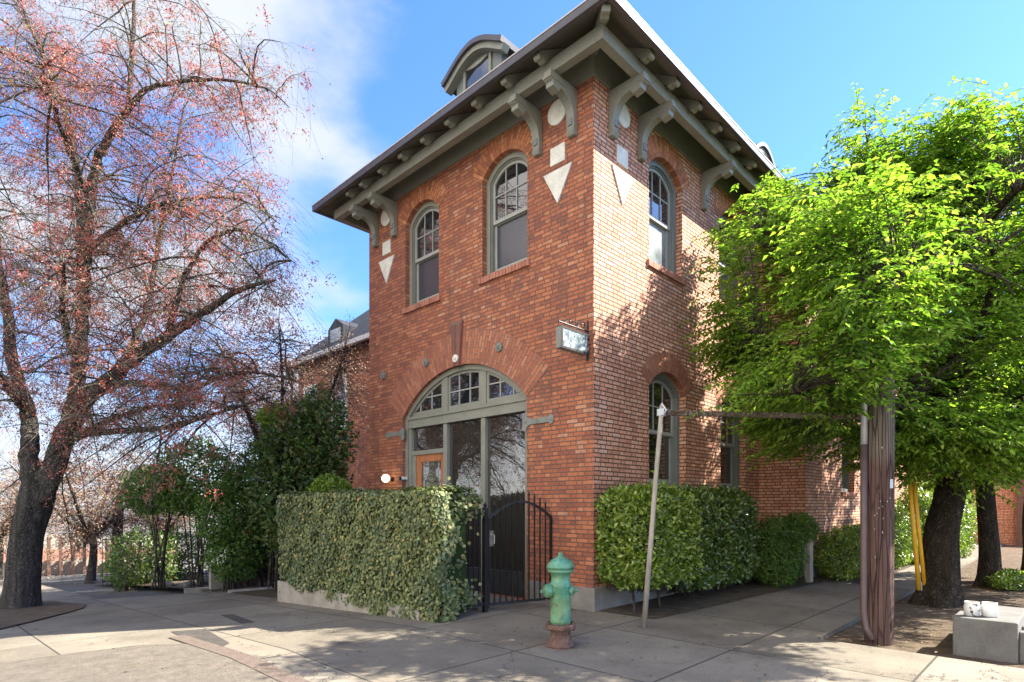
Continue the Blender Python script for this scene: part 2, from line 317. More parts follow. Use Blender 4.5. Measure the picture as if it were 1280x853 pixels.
# ------------------------------------------------------------------ mesh helpers
class MB:
    def __init__(s): s.v = []; s.f = []; s.uv = {}
    def add(s, vs, fs, uvs=None):
        o = len(s.v); s.v += [tuple(p) for p in vs]
        for k, f in enumerate(fs):
            if uvs: s.uv[len(s.f)] = uvs[k]
            s.f.append([i + o for i in f])
    def box(s, a, b, F=None):
        (x0, y0, z0), (x1, y1, z1) = a, b
        P = [(x, y, z) for z in (z0, z1) for y in (y0, y1) for x in (x0, x1)]
        if F: P = [F(*p) for p in P]
        s.add(P, [(0, 2, 3, 1), (4, 5, 7, 6), (0, 1, 5, 4), (2, 6, 7, 3), (0, 4, 6, 2), (1, 3, 7, 5)])
    def obox(s, p, q, wd, ht, up=(0, 0, 1)):
        p, q = Vector(p), Vector(q); d = (q - p).normalized(); sd = d.cross(Vector(up))
        if sd.length < 1e-3: sd = d.cross(Vector((1, 0, 0)))
        sd.normalize(); u = sd.cross(d).normalized()
        P = [c + sd * a * wd / 2 + u * b * ht / 2 for c in (p, q) for a, b in ((-1, -1), (1, -1), (1, 1), (-1, 1))]
        s.add(P, [(0, 1, 2, 3), (4, 7, 6, 5), (0, 4, 5, 1), (1, 5, 6, 2), (2, 6, 7, 3), (3, 7, 4, 0)])
    def tube(s, path, rad, n=8, cap=True):
        path = [Vector(p) for p in path]
        if isinstance(rad, (int, float)): rad = [rad] * len(path)
        o = len(s.v); prev = None
        for i, p in enumerate(path):
            d = (path[min(i + 1, len(path) - 1)] - path[max(i - 1, 0)]).normalized()
            if prev is None: prev = d.orthogonal().normalized()
            a = (prev - d * prev.dot(d)).normalized(); b = d.cross(a); prev = a
            for k in range(n):
                t = 2 * math.pi * k / n
                s.v.append(tuple(p + (a * math.cos(t) + b * math.sin(t)) * rad[i]))
        for i in range(len(path) - 1):
            for k in range(n):
                s.f.append([o + i * n + k, o + i * n + (k + 1) % n, o + (i + 1) * n + (k + 1) % n, o + (i + 1) * n + k])
        if cap:
            s.f.append([o + k for k in range(n)][::-1]); s.f.append([o + (len(path) - 1) * n + k for k in range(n)])
    def lathe(s, prof, c=(0, 0, 0), n=24, axis='Z', flute=0, nf=0):
        o = len(s.v)
        for r, h in prof:
            for k in range(n):
                t = 2 * math.pi * k / n; rr = r * (1 + flute * math.cos(nf * t)) if nf else r
                p = (rr * math.cos(t), rr * math.sin(t), h)
                if axis == 'X': p = (h, p[0], p[1])
                if axis == 'Y': p = (p[0], h, p[1])
                s.v.append((p[0] + c[0], p[1] + c[1], p[2] + c[2]))
        for i in range(len(prof) - 1):
            for k in range(n):
                s.f.append([o + i * n + k, o + i * n + (k + 1) % n, o + (i + 1) * n + (k + 1) % n, o + (i + 1) * n + k])
        s.f.append([o + k for k in range(n)][::-1]); s.f.append([o + (len(prof) - 1) * n + k for k in range(n)])
    def prism(s, poly, F, w0, w1):
        """poly of (u,z); F(u,z,w)"""
        n = len(poly); A = [F(u, z, w0) for u, z in poly]; B = [F(u, z, w1) for u, z in poly]
        s.add(A + B, [list(range(n)), [n + i for i in range(n)][::-1]] + [[i, i + n, (i + 1) % n + n, (i + 1) % n] for i in range(n)])
    def ring(s, A, B, F, w0, w1):
        n = len(A); V = [F(u, z, w) for w in (w0, w1) for P in (A, B) for u, z in P]
        f = []
        for i in range(n):
            j = (i + 1) % n
            f += [[i, j, n + j, n + i], [2 * n + i, 3 * n + i, 3 * n + j, 2 * n + j], [i, 2 * n + i, 2 * n + j, j], [n + i, n + j, 3 * n + j, 3 * n + i]]
        s.add(V, f)
    def build(s, name, m, parent=None, smooth=False, bevel=0, recalc=True):
        me = bpy.data.meshes.new(name); me.from_pydata(s.v, [], s.f)
        if s.uv:
            l = me.uv_layers.new(name='UVMap')
            for p in me.polygons:
                if p.index in s.uv:
                    for k, li in enumerate(p.loop_indices): l.data[li].uv = s.uv[p.index][k]
        if recalc:
            bm = bmesh.new(); bm.from_mesh(me); bmesh.ops.recalc_face_normals(bm, faces=bm.faces); bm.to_mesh(me); bm.free()
        me.materials.append(m)
        if smooth: me.shade_smooth()
        o = bpy.data.objects.new(name, me); COL.objects.link(o)
        if parent: o.parent = parent
        if bevel:
            b = o.modifiers.new('bevel', 'BEVEL'); b.width = bevel; b.segments = 2; b.limit_method = 'ANGLE'
        return o
def tag(o, label=None, cat=None, group=None, kind=None):
    if label: o['label'] = label
    if cat: o['category'] = cat
    if group: o['group'] = group
    if kind: o['kind'] = kind
    return o
def empty(name, loc=(0, 0, 0)):
    o = bpy.data.objects.new(name, None); COL.objects.link(o); o.location = loc; return o
def thing(name, label, cat, group=None): return tag(empty(name), label, cat, group)
def FL(u, z, w): return (w, u, z)          # west facade (x = 0), u runs north
def FR(u, z, w): return (u, w, z)          # south facade (y = 0), u runs east
def FW(u, z, w): return (u, w - .95, z)    # projecting wing
def FRET(u, z, w): return (6.0 + w, u, z)
def zg(y): return -.055 * (min(max(y, 1), 26) - 1)

def npmesh(name, V, faces, m, parent=None):
    """V (N,3); faces (M,k)"""
    me = bpy.data.meshes.new(name); k = faces.shape[1]
    me.vertices.add(len(V)); me.vertices.foreach_set('co', V.astype(np.float32).ravel())
    me.loops.add(faces.size); me.loops.foreach_set('vertex_index', faces.astype(np.int32).ravel())
    me.polygons.add(len(faces)); me.polygons.foreach_set('loop_start', np.arange(0, faces.size, k, dtype=np.int32))
    me.update(calc_edges=True); me.materials.append(m)
    o = bpy.data.objects.new(name, me); COL.objects.link(o)
    if parent: o.parent = parent
    return o
def nrm(a): return a / np.maximum(np.linalg.norm(a, axis=-1, keepdims=True), 1e-9)
def leaves(P, D, U, L, W, droop=.15):
    """leaf: base P, direction D, up U; 4 verts, 2 tris folded on the midrib"""
    D = nrm(D); Sd = nrm(np.cross(D, U)); Up = np.cross(Sd, D); L = np.asarray(L)[:, None]; W = np.asarray(W)[:, None]
    a = P; b = P + D * L * .45 + Sd * W * .5 + Up * W * .18; c = P + D * L - Up * L * droop; d = P + D * L * .45 - Sd * W * .5 + Up * W * .18
    V = np.stack([a, b, c, d], 1).reshape(-1, 3); i = np.arange(len(P))[:, None] * 4
    F = np.concatenate([i + [0, 1, 2], i + [0, 2, 3]], 1).reshape(-1, 3)
    return V, F
def broad(P, Nn, T, R):
    """rounded lobed leaf (5-gon) facing Nn with tip along T"""
    Nn = nrm(Nn); T = nrm(T - Nn * (T * Nn).sum(-1, keepdims=True)); B = np.cross(Nn, T); R = np.asarray(R)[:, None]
    pts = [(1.15, 0, -.12), (.25, .85, 0), (-.8, .55, .03), (-.8, -.55, .03), (.25, -.85, 0)]
    V = np.stack([P + R * (T * x + B * y + Nn * z) for x, y, z in pts], 1).reshape(-1, 3)
    i = np.arange(len(P))[:, None] * 5
    return V, np.concatenate([i + [0, 1, 2], i + [0, 2, 3], i + [0, 3, 4]], 1).reshape(-1, 3)
def tubes(P, R, n=3):
    """P (N,K,3), R (N,K)"""
    Nn, K, _ = P.shape
    d = np.gradient(P, axis=1); d = nrm(d); ref = np.where(np.abs(d[..., 2:3]) > .9, np.array([1., 0, 0]), np.array([0, 0, 1.]))
    a = nrm(np.cross(d, ref)); b = np.cross(d, a)
    t = np.arange(n) * 2 * np.pi / n
    V = P[:, :, None] + R[:, :, None, None] * (a[:, :, None] * np.cos(t)[:, None] + b[:, :, None] * np.sin(t)[:, None])
    idx = np.arange(Nn * K * n).reshape(Nn, K, n); nx = np.roll(idx, -1, 2)
    F = np.stack([idx[:, :-1], nx[:, :-1], nx[:, 1:], idx[:, 1:]], -1).reshape(-1, 4)
    return V.reshape(-1, 3), F
def join(parts):
    V, F, o = [], [], 0
    for v, f in parts: V.append(v); F.append(f + o); o += len(v)
    return np.concatenate(V), np.concatenate(F)
def rdir(n, zs=1.0):
    v = rng.normal(size=(n, 3)); v[:, 2] *= zs; return nrm(v)

# ------------------------------------------------------------------ ground
def sheet(name, poly, dz, m, kind='structure', label=None, sub=0, thick=0):
    """flat or terrain-following polygon as strips in y"""
    bm = bmesh.new(); vs = [bm.verts.new((x, y, 0)) for x, y in poly]; bm.faces.new(vs)
    ys = [y for _, y in poly]
    for yc in [1.0, 26.0] + [1 + 25 * k / 5 for k in range(1, 5)]:
        if min(ys) < yc < max(ys): bmesh.ops.bisect_plane(bm, geom=bm.verts[:] + bm.edges[:] + bm.faces[:], plane_co=(0, yc, 0), plane_no=(0, 1, 0))
    bmesh.ops.recalc_face_normals(bm, faces=bm.faces)
    if bm.faces[:] and bm.faces[:][0].normal.z < 0: bmesh.ops.reverse_faces(bm, faces=bm.faces[:])
    if thick:
        r = bmesh.ops.extrude_face_region(bm, geom=bm.faces[:])
        top = [v for v in r['geom'] if isinstance(v, bmesh.types.BMVert)]
        for v in bm.verts: v.co.z = zg(v.co.y) + dz - thick
        for v in top: v.co.z += thick
        bmesh.ops.recalc_face_normals(bm, faces=bm.faces)
    else:
        for v in bm.verts: v.co.z = zg(v.co.y) + dz
    me = bpy.data.meshes.new(name); bm.to_mesh(me); bm.free(); me.materials.append(m)
    o = bpy.data.objects.new(name, me); COL.objects.link(o); o['kind'] = kind
    return o
sheet('ground', [(-400, -400), (600, -400), (600, 600), (-400, 600)], -.12, mAsph)
WEST = -9.5
sheet('sidewalk', [(WEST, -9.5), (.35, -9.5), (.35, -2.85), (60, -2.85), (60, 0.1), (0.1, .1), (.1, 12), (-.5, 12), (-1.9, 9.1), (-4.0, 10.2), (-4.0, 26), (WEST, 26)][::1], 0, mWalk, thick=.11)
sheet('tree_strip', [(.352, -5.3), (60, -5.3), (60, -2.852), (.352, -2.852)], -.055, mDirt)
def kerb(name, p, q, m=mConcG, wd=.16, h=.0):
    mb = MB(); n = 12; p, q = Vector(p), Vector(q)
    for k in range(n):
        a, b = p.lerp(q, k / n), p.lerp(q, (k + 1) / n)
        mb.obox((a.x, a.y, zg(a.y) - .13 + h), (b.x, b.y, zg(b.y) - .13 + h), wd, .26)
    o = mb.build(name, m); o['kind'] = 'structure'; return o
kerb('kerb', (.36, -5.38), (60, -5.38), h=.005)
kerb('kerb', (WEST - .08, 26), (WEST - .08, -9.5), h=.006)
sheet('planting_bed', [(-1.85, 5.75), (.0, 5.75), (0, 9.4), (-1.2, 9.2), (-1.95, 8.3)], .012, mSoil)
sheet('planting_bed', [(-2.0, 9.3), (1.5, 8.2), (1.5, 17.5), (-2.9, 17.5)], .016, mSoil)
sheet('tree_mound_soil', [(-6.5, 5.9), (-5.9, 6.2), (-5.4, 6.9), (-4.95, 7.6), (-4.6, 8.2), (-4.42, 9.0), (-4.6, 9.8), (-4.7, 10.7), (-5.2, 11.4), (-6.4, 12), (-7, 10), (-7,7)], .02, mDirt)
sheet('planting_bed', [(.05, -.95), (5.9, -1.35), (5.9, -.06), (.05, -.06)], .010, mSoil)
sheet('planting_bed', [(6.0, -2.0), (26, -2.0), (26, -1.0), (6.0, -1.0)], .010, mSoil)
sheet('sidewalk_patch', [(-4.62, 1.5), (-4.30, 1.9), (-4.1, 3.3), (-4.45, 3.5)], .006, mPatch)
sheet('sidewalk_patch', [(-3.62, 3.35), (-3.45, 3.3), (-3.30, 4.5), (-3.46, 4.6)], .005, mPatch)
sheet('worn_apron', [(-7.6, -1.0), (-4.62, -.9), (-4.62, 2.3), (-5.0, 2.75), (-6.2, 2.95), (-7.6, 3.1)], .007, mGrav)
sheet('faded_red_strip', [(-4.62, -3.0), (-4.44, -3.0), (-4.44, 3.0), (-4.62, 3.0)], .0115, mRedKerb)

# ------------------------------------------------------------------ arches
def arch(u0, u1, z0, zs, zc, t=0, n=18, tb=None):
    c, s = (u1 - u0) / 2, zc - zs; um = (u0 + u1) / 2; r = (c * c + s * s) / (2 * s); cz = zc - r
    tb = t if tb is None else tb; c2 = c - t; r2 = r - t
    a = math.asin(min(1, c2 / r2)); pts = [(um - c2, z0 + tb), (um + c2, z0 + tb)]
    for k in range(n + 1):
        th = a - 2 * a * k / n; pts.append((um + r2 * math.sin(th), cz + r2 * math.cos(th)))
    return pts
def archz(u, u0, u1, zs, zc, t=0):
    c, s = (u1 - u0) / 2, zc - zs; r = (c * c + s * s) / (2 * s) - t; return zc - (r + t) + math.sqrt(max(0, r * r - (u - (u0 + u1) / 2) ** 2))
def wallmesh(mb, outline, holes, F, depth=.22):
    loops = [outline] + holes
    tri = tessellate_polygon([[Vector((u, z, 0)) for u, z in l] for l in loops])
    flat = [p for l in loops for p in l]
    mb.add([F(u, z, 0) for u, z in flat], [list(t) for t in tri], [[flat[i] for i in t] for t in tri])
    for h in holes:
        n = len(h); acc = 0
        for i in range(n):
            a, b = h[i], h[(i + 1) % n]; L = math.hypot(b[0] - a[0], b[1] - a[1])
            vert = abs(b[0] - a[0]) < 1e-6
            uv = [(0, a[1]), (0, b[1]), (depth, b[1]), (depth, a[1])] if vert else [(0, acc), (0, acc + L), (depth, acc + L), (depth, acc)]
            mb.add([F(*a, 0), F(*b, 0), F(*b, depth), F(*a, depth)], [[0, 1, 2, 3]], [uv]); acc += L
def voussoirs(name, u0, u1, zs, zc, th, F, m, parent, w=-.006, ztop=None, ang0=0):
    c, s = (u1 - u0) / 2, zc - zs; um = (u0 + u1) / 2; r = (c * c + s * s) / (2 * s); cz = zc - r
    a = math.asin(c / r); n = 40; mb = MB()
    def P(th_, rr):
        z = cz + rr * math.cos(th_); u = um + rr * math.sin(th_)
        if ztop and z > ztop: z = ztop
        return u, z
    for k in range(n):
        t0, t1 = -a + 2 * a * k / n, -a + 2 * a * (k + 1) / n
        q = [P(t0, r - .001), P(t1, r - .001), P(t1, r + th), P(t0, r + th)]
        rm = r + th * .4
        mb.add([F(*p, w) for p in q], [[0, 1, 2, 3]], [[(0, t0 * rm), (0, t1 * rm), (th, t1 * rm), (th, t0 * rm)]])
        mb.add([F(*q[0], w), F(*q[1], w), F(*q[1], .1), F(*q[0], .1)], [[0, 1, 2, 3]], [[(0, t0 * rm), (0, t1 * rm), (.1, t1 * rm), (.1, t0 * rm)]])
    return mb.build(name, m, parent, recalc=False)

def window(parent, F, u0, u1, z0, zs, zc, brown=None, lower=mGlassS, upper=mGlass, rec=.10, sill=True, brick=mBrickW):
    fr = MB(); A = arch(u0, u1, z0, zs, zc); B = arch(u0, u1, z0, zs, zc, .085)
    fr.ring(A, B, F, rec, rec + .14)
    B2 = arch(u0, u1, z0, zs, zc, .105); fr.ring(B, B2, F, rec + .035, rec + .14)
    win = fr.build('window', mTrimD if rec > .1 else mTrim, parent)
    zm = z0 + (zc - z0) * .49
    # upper sash
    sb = MB(); A = arch(u0, u1, zm - .03, zs, zc, .105, tb=0); B = arch(u0, u1, zm - .03, zs, zc, .15, tb=.06)
    sb.ring(A, B, F, rec + .06, rec + .10)
    ub = [(u0 + .105, z0 + .105), (u1 - .105, z0 + .105), (u1 - .105, zm), (u0 + .105, zm)]
    ib = [(u0 + .15, z0 + .17), (u1 - .15, z0 + .17), (u1 - .15, zm - .04), (u0 + .15, zm - .04)]
    sb.ring(ub, ib, F, rec + .105, rec + .14)
    sb.build('sash', mSash, win)
    mu = MB(); W = u1 - u0 - .3
    for k in (1, 2):
        u = u0 + .15 + W * k / 3; mu.box((u - .011, zm, rec + .068), (u + .011, archz(u, u0, u1, zs, zc, .14), rec + .098), lambda a, b, c: F(a, b, c))
    zz = (zm + zs + .02) / 2 + .08; mu.box((u0 + .14, zz - .011, rec + .069), (u1 - .14, zz + .011, rec + .099), lambda a, b, c: F(a, b, c))
    mu.build('muntin', mSash, win)
    g = MB(); g.prism(arch(u0, u1, zm, zs, zc, .13, tb=0), F, rec + .083, rec + .088); g.build('upper_pane', upper, win)
    g = MB(); g.prism([(u0 + .13, z0 + .13), (u1 - .13, z0 + .13), (u1 - .13, zm), (u0 + .13, zm)], F, rec + .122, rec + .127); g.build('lower_pane', lower, win)
    if sill:
        sl = MB(); n = int((u1 - u0 + .14) / .072); du = (u1 - u0 + .14) / n
        for k in range(n):
            a = u0 - .07 + k * du; dz = random.uniform(-.003, .003); q = len(sl.f)
            sl.box((a + .004, z0 - .105 + dz, -.045 + random.uniform(-.004, .004)), (a + du - .004, z0 + dz, rec), lambda x, y, z: F(x, y, z))
        s_ = sl.build('sill', mSillB, win, bevel=.004)
    return win
mSillB = simple('sill_brick', (.34, .14, .09), .85, var=.35, sc=9, bumpst=.5)

# ------------------------------------------------------------------ the brick building
bld = thing('brick_building', 'two-storey red brick corner building with deep bracketed grey eaves and arched windows', 'building')
W, LN = 5.88, 6.0
ZT = 8.25
WU = [(1.29, 2.34), (3.52, 4.57)]
SF = (1.30, 4.67, .02, 3.24, 4.02)
mb = MB()
hol = [arch(a, b, 5.40, 7.04, 7.34) for a, b in WU] + [arch(*SF)]
wallmesh(mb, [(0, -.1), (W, -.6), (W, ZT), (0, ZT)], hol, FL)
mb.build('west_wall', mBrickW, bld, recalc=False)
RU = [(1.50, 2.60), (4.05, 5.15)]; RL = [(1.50, 2.72), (4.12, 5.28)]
mb = MB()
wallmesh(mb, [(0, -.1), (LN, -.1), (LN, ZT), (0, ZT)], [arch(a, b, 5.47, 7.03, 7.32) for a, b in RU] + [arch(a, b, 1.80, 3.45, 3.76) for a, b in RL], FR)
mb.build('south_wall', mBrickS, bld, recalc=False)
def plainwall(mb, a, b, z0, z1):
    L = math.hypot(b[0] - a[0], b[1] - a[1]); mb.add([(a[0], a[1], z0), (b[0], b[1], z0), (b[0], b[1], z1), (a[0], a[1], z1)], [[0, 1, 2, 3]], [[(0, z0), (L, z0), (L, z1), (0, z1)]])
mb = MB(); plainwall(mb, (0, W), (24, W), -1, ZT); plainwall(mb, (24, W), (24, -.95), -1, 7.7)
mb.build('rear_wall', mBrickW, bld, recalc=False)
WW = [(8.55, 9.65), (12.0, 13.1), (16, 17.1)]
mb = MB(); wallmesh(mb, [(6, -.1), (24, -.1), (24, 7.7), (6, 7.7)], [arch(a, b, 1.84, 3.30, 3.6) for a, b in WW] + [arch(a, b, 5.3, 6.6, 6.9) for a, b in WW], FW)
plainwall(mb, (6, -.95), (6, 0.0), -.1, 7.7)
mb.build('wing_wall', mBrickS, bld, recalc=False)
# plinths
mb = MB()
mb.box((-.05, -.05, -.3), (.10, 1.24, .33)); mb.box((-.05, 4.73, -.6), (.10, W + .03, .30)); mb.box((.10, -.05, -.3), (6.0, .06, .33))
mb.box((5.95, -1.0, -.3), (24, -.90, .33))
mb.build('plinth', mPlinth, bld, bevel=.008)
for (a, b) in WU:
    window(bld, FL, a, b, 5.40, 7.04, 7.34)
    voussoirs('arch_band', a, b, 7.04, 7.34, .33, FL, mVousO, bld, ztop=7.66)
for (a, b) in RU:
    window(bld, FR, a, b, 5.47, 7.03, 7.32, lower=mGlassC, rec=.12)
    voussoirs('arch_band', a, b, 7.03, 7.32, .33, FR, mVousO, bld, ztop=7.66)
for (a, b) in RL:
    window(bld, FR, a, b, 1.80, 3.45, 3.76, lower=mGlass, rec=.12)
    voussoirs('arch_band', a, b, 3.45, 3.76, .33, FR, mVous, bld)
for (a, b) in WW:
    window(bld, FW, a, b, 1.84, 3.30, 3.6, rec=.12); window(bld, FW, a, b, 5.3, 6.6, 6.9, rec=.12, lower=mGlassC)

# storefront under the great arch
sf = MB(); sf.ring(arch(*SF), arch(*SF, t=.085, tb=0), FL, .07, .24)
sfo = sf.build('storefront', mTrim, bld)
B_ = lambda mb, u0, u1, z0, z1, w0, w1: mb.box((u0, z0, w0), (u1, z1, w1), lambda a, b, c: FL(a, b, c))
mb = MB(); B_(mb, 1.386, 4.584, 3.04, 3.25, .085, .24); B_(mb, 1.386, 4.584, 3.20, 3.255, .06, .084); B_(mb, 1.386, 4.584, 3.035, 3.075, .065, .084)
mb.build('transom_beam', mTrim, sfo, bevel=.004)
MU = (2.42, 3.45)
mb = MB()
for u in MU:
    B_(mb, u - .075, u + .075, 3.256, archz(u, *SF[:2], *SF[3:], t=.08), .088, .24); B_(mb, u - .055, u + .055, .02, 3.034, .09, .24)
B_(mb, 1.386, 1.43, .02, 3.034, .092, .24); B_(mb, 4.50, 4.583, .02, 3.034, .092, .24); B_(mb, 3.506, 4.499, 2.50, 2.585, .093, .24); B_(mb, 4.38, 4.499, .02, 2.50, .11, .24)
mb.build('mullion', mTrim, sfo, bevel=.004)
# fanlight sashes
secs = [(1.386, MU[0] - .077), (MU[0] + .077, MU[1] - .077), (MU[1] + .077, 4.584)]
fs = MB(); gp = MB()
cz_ = lambda u, t: archz(min(max(u, 1.3 + t), 4.67 - t), 1.30, 4.67, 3.24, 4.02, t)
for (a, b) in secs:
    def prof(a, b, t, zb):
        a, b = a + t, b - t; n = 10; P = [(a, zb), (b, zb)]
        for k in range(n + 1):
            u = b + (a - b) * k / n; P.append((u, max(zb + .002, cz_(u, .085 + t))))
        return P
    fs.ring(prof(a, b, 0, 3.258), prof(a, b, .05, 3.345), FL, .11, .16)
    gp.prism(prof(a, b, .03, 3.30), FL, .135, .14)
    for k in (1, 2):
        u = a + (b - a) * k / 3; mt = MB(); B_(mt, u - .011, u + .011, 3.34, cz_(u, .12), .118, .15); mt.build('muntin', mSash, sfo)
    mt = MB(); lo_, hi_ = a + .04, b - .04
    while cz_(lo_, .12) < 3.59: lo_ += .02
    while cz_(hi_, .12) < 3.59: hi_ -= .02
    B_(mt, lo_, hi_, 3.585, 3.607, .119, .151); mt.build('muntin', mSash, sfo)
fs.build('fanlight_sash', mTrim, sfo); gp.build('fanlight_pane', mGlass, sfo)
for (a, b, z0, z1) in [(1.43, MU[0] - .055, .42, 3.034), (MU[0] + .055, MU[1] - .055, .42, 3.034), (3.506, 4.499, 2.585, 3.034)]:
    g = MB(); B_(g, a, b, z0, z1, .155, .16); g.build('glass_pane', mGlassD, sfo)
mb = MB(); B_(mb, 1.43, MU[0] - .055, .02, .42, .10, .2); B_(mb, MU[0] + .055, MU[1] - .055, .02, .42, .10, .2)
mb.build('bottom_panel', mDark, sfo, bevel=.004)
dr = MB(); dr.ring([(3.506, .03), (4.38, .03), (4.38, 2.50), (3.506, 2.50)], [(3.63, .30), (4.22, .30), (4.22, 2.36), (3.63, 2.36)], FL, .13, .19)
dro = dr.build('entrance_door', mDoor, bld, bevel=.004)
g = MB(); B_(g, 3.63, 4.22, .30, 2.36, .155, .16); g.build('door_pane', mGlassD, dro)
g = MB(); g.tube([(.09, 4.30, .95), (.09, 4.30, 1.25)], .012, 8); g.build('door_handle', mIron, dro)
voussoirs('great_arch', SF[0], SF[1], SF[3], SF[4], .60, FL, mVous, bld)
mb = MB(); n = len(mb.v)
KP = [(2.90, 4.00), (3.06, 4.00), (3.14, 4.78), (2.82, 4.78)]
mb.add([FL(*p, -.05) for p in KP] + [FL(*p, .02) for p in KP], [[0, 1, 2, 3], [0, 4, 5, 1], [1, 5, 6, 2], [2, 6, 7, 3], [3, 7, 4, 0]],
       [[(p[0], p[1] * .25) for p in KP]] + [[(0, 0), (.07, 0), (.07, .2), (0, .2)]] * 4)
mb.build('keystone', mDarkBrick, bld)
def rosette(F, u, z, r=.075):
    mb = MB(); n = 20
    for rr, w0, w1, k in ((r, -.02, .0, 8), (r * .55, -.032, -.02, 0), (r * .22, -.05, -.032, 0)):
        poly = [(u + rr * (1 + (.12 * math.cos(k * t) if k else 0)) * math.cos(t), z + rr * (1 + (.12 * math.cos(k * t) if k else 0)) * math.sin(t)) for t in [2 * math.pi * i / 40 for i in range(40)]]
        mb.prism(poly, F, w0 - .02, w1)
    return mb.build('iron_rosette', mIronGrey, bld)
for u, z in ((5.32, 4.20), (3.88, 4.22), (1.91, 4.14)): rosette(FL, u, z)
mb = MB(); mb.prism([(2.98 + .07 * math.cos(t), 4.13 + .07 * math.sin(t)) for t in [2 * math.pi * i / 24 for i in range(24)]], FL, -.075, 0); mb.prism([(2.98 + .03 * math.cos(t), 4.13 + .03 * math.sin(t)) for t in [2 * math.pi * i / 24 for i in range(24)]], FL, -.09, -.075)
mb.build('keystone_boss', mStone, bld, bevel=.006)
def strap(u0, u1, z):
    s = 1 if u1 > u0 else -1; L = abs(u1 - u0); h = .05
    pts = [(-.02, -.13), (.05, -.15), (.075, -.075), (.14, -.045), (L - .10, -.045), (L - .09, -.075), (L - .03, -.07), (L, 0), (L - .03, .07), (L - .09, .075), (L - .10, .045), (.14, .045), (.075, .075), (.05, .10), (-.02, .09)]
    mb = MB(); mb.prism([(u0 + s * a, z + b) for a, b in pts], FL, -.022, .0)
    for a in (.04, .3, L - .05):
        mb.prism([(u0 + s * a + .018 * math.cos(t), z + .018 * math.sin(t)) for t in [2 * math.pi * i / 10 for i in range(10)]], FL, -.034, -.022)
    mb.build('iron_strap', mIronGrey, bld, bevel=.003)
strap(1.36, .73, 2.83); strap(4.62, 5.23, 2.95)
# stone ornaments
def ornaments(F, u, zr=7.44):
    mb = MB(); mb.prism([(u + .185 * math.cos(t), zr + .185 * math.sin(t)) for t in [2 * math.pi * i / 32 for i in range(32)]], F, -.03, .01)
    mb.prism([(u + .06 * math.cos(t), zr + .06 * math.sin(t)) for t in [2 * math.pi * i / 16 for i in range(16)]], F, -.037, -.03); mb.build('stone_roundel', mStone, bld, bevel=.006)
    mb = MB(); mb.prism([(u - .14, 6.67), (u + .14, 6.67), (u + .14, 6.94), (u - .14, 6.94)], F, -.02, .01); mb.build('stone_square', mStone, bld, bevel=.004)
    mb = MB(); mb.prism([(u, 6.07), (u + .28, 6.58), (u - .28, 6.58)], F, -.022, .01); mb.build('stone_triangle', mStone, bld, bevel=.003)
ornaments(FL, .66); ornaments(FL, 5.21); ornaments(FR, .72); 
# eaves: frieze, beam, brackets, rafter tails, soffit, roof
o_ = .80; SL = .62; ZE = 7.85
def hipz(o): return ZE + (o_ - o) * SL
mb = MB()
mb.box((-.03, -.03, 7.66), (.0, W + .03, 8.30)); mb.box((.0, -.03, 7.66), (LN + .03, .0, 8.30)); mb.box((0, W, 7.66), (14, W + .03, 8.30))
mb.build('frieze', mTrim, bld)
mb = MB(); b0, b1 = .40, .53
mb.box((-b1, -b1, 7.61), (-b0, W + b1, 7.80)); mb.box((-b0, -b1, 7.61), (LN - .02, -b0, 7.80)); mb.box((-b0, W + b0, 7.61), (14, W + b1, 7.80))
mb.build('eave_beam', mTrim, bld, bevel=.006)
def roofsheet(name, zoff, m):
    x0, y0, x1, y1 = -o_, -o_, 24.5, W + o_; ym = (y0 + y1) / 2; h = (y1 - y0) / 2 * SL
    V = [(x0, y0, ZE), (x1, y0, ZE), (x1, y1, ZE), (x0, y1, ZE), (x0 + (y1 - y0) / 2, ym, ZE + h), (x1 - (y1 - y0) / 2, ym, ZE + h)]
    mb = MB(); mb.add([(a, b, c + zoff) for a, b, c in V], [(0, 1, 5, 4), (1, 2, 5), (2, 3, 4, 5), (3, 0, 4)])
    return mb.build(name, m, bld, recalc=False)
roofsheet('roof', .02, mSlate); roofsheet('soffit', -.06, mSoffit)
mb = MB()
mb.box((-o_ - .06, -o_ - .06, ZE - .075), (-o_ + .015, W + o_ + .06, ZE + .035)); mb.box((-o_ + .015, -o_ - .06, ZE - .075), (24.5, -o_ + .015, ZE + .035)); mb.box((-o_ + .015, W + o_ - .015, ZE - .075), (24.5, W + o_ + .06, ZE + .035))
gut = mb.build('gutter', mGutter, bld, bevel=.01)
mb = MB(); mb.box((-o_ - .068, -o_ - .068, ZE + .036), (-o_ + .02, W + o_ + .068, ZE + .052)); mb.box((-o_ + .02, -o_ - .068, ZE + .036), (24.5, -o_ + .02, ZE + .052))
mb.build('drip_edge', mGutterL, gut)
def tail(F, u):
    z = lambda o: hipz(o) - .063
    P = [(-.0, z(0) - .002), (.72, z(.72) - .002)]
    P += [(.735, 7.80), (.745, 7.765), (.73, 7.735), (.70, 7.725), (.675, 7.74), (.665, 7.755), (.64, 7.735), (.60, 7.73), (.575, 7.75), (.57, 7.78), (.535, 7.805), (.0, z(0) - .16)]
    mb = MB(); mb.prism([(o, zz) for o, zz in P], lambda a, b, c: F(u + c, b, -a), -.055, .055); return mb.build('rafter_tail', mTrim, bld, bevel=.006)
for k in range(9): tail(FL, .44 + .655 * k if k < 8 else 5.52)
for k in range(8): tail(FR, .37 + .72 * k)
mb = MB()
dg = Vector((-1, -1, 0)).normalized()
P = [(.0, 8.15), (1.02, 7.84), (1.04, 7.78), (1.02, 7.72), (.97, 7.72), (.95, 7.75), (.90, 7.72), (.85, 7.73), (.80, 7.78), (0, 7.95)]
sd = Vector((1, -1, 0)).normalized()
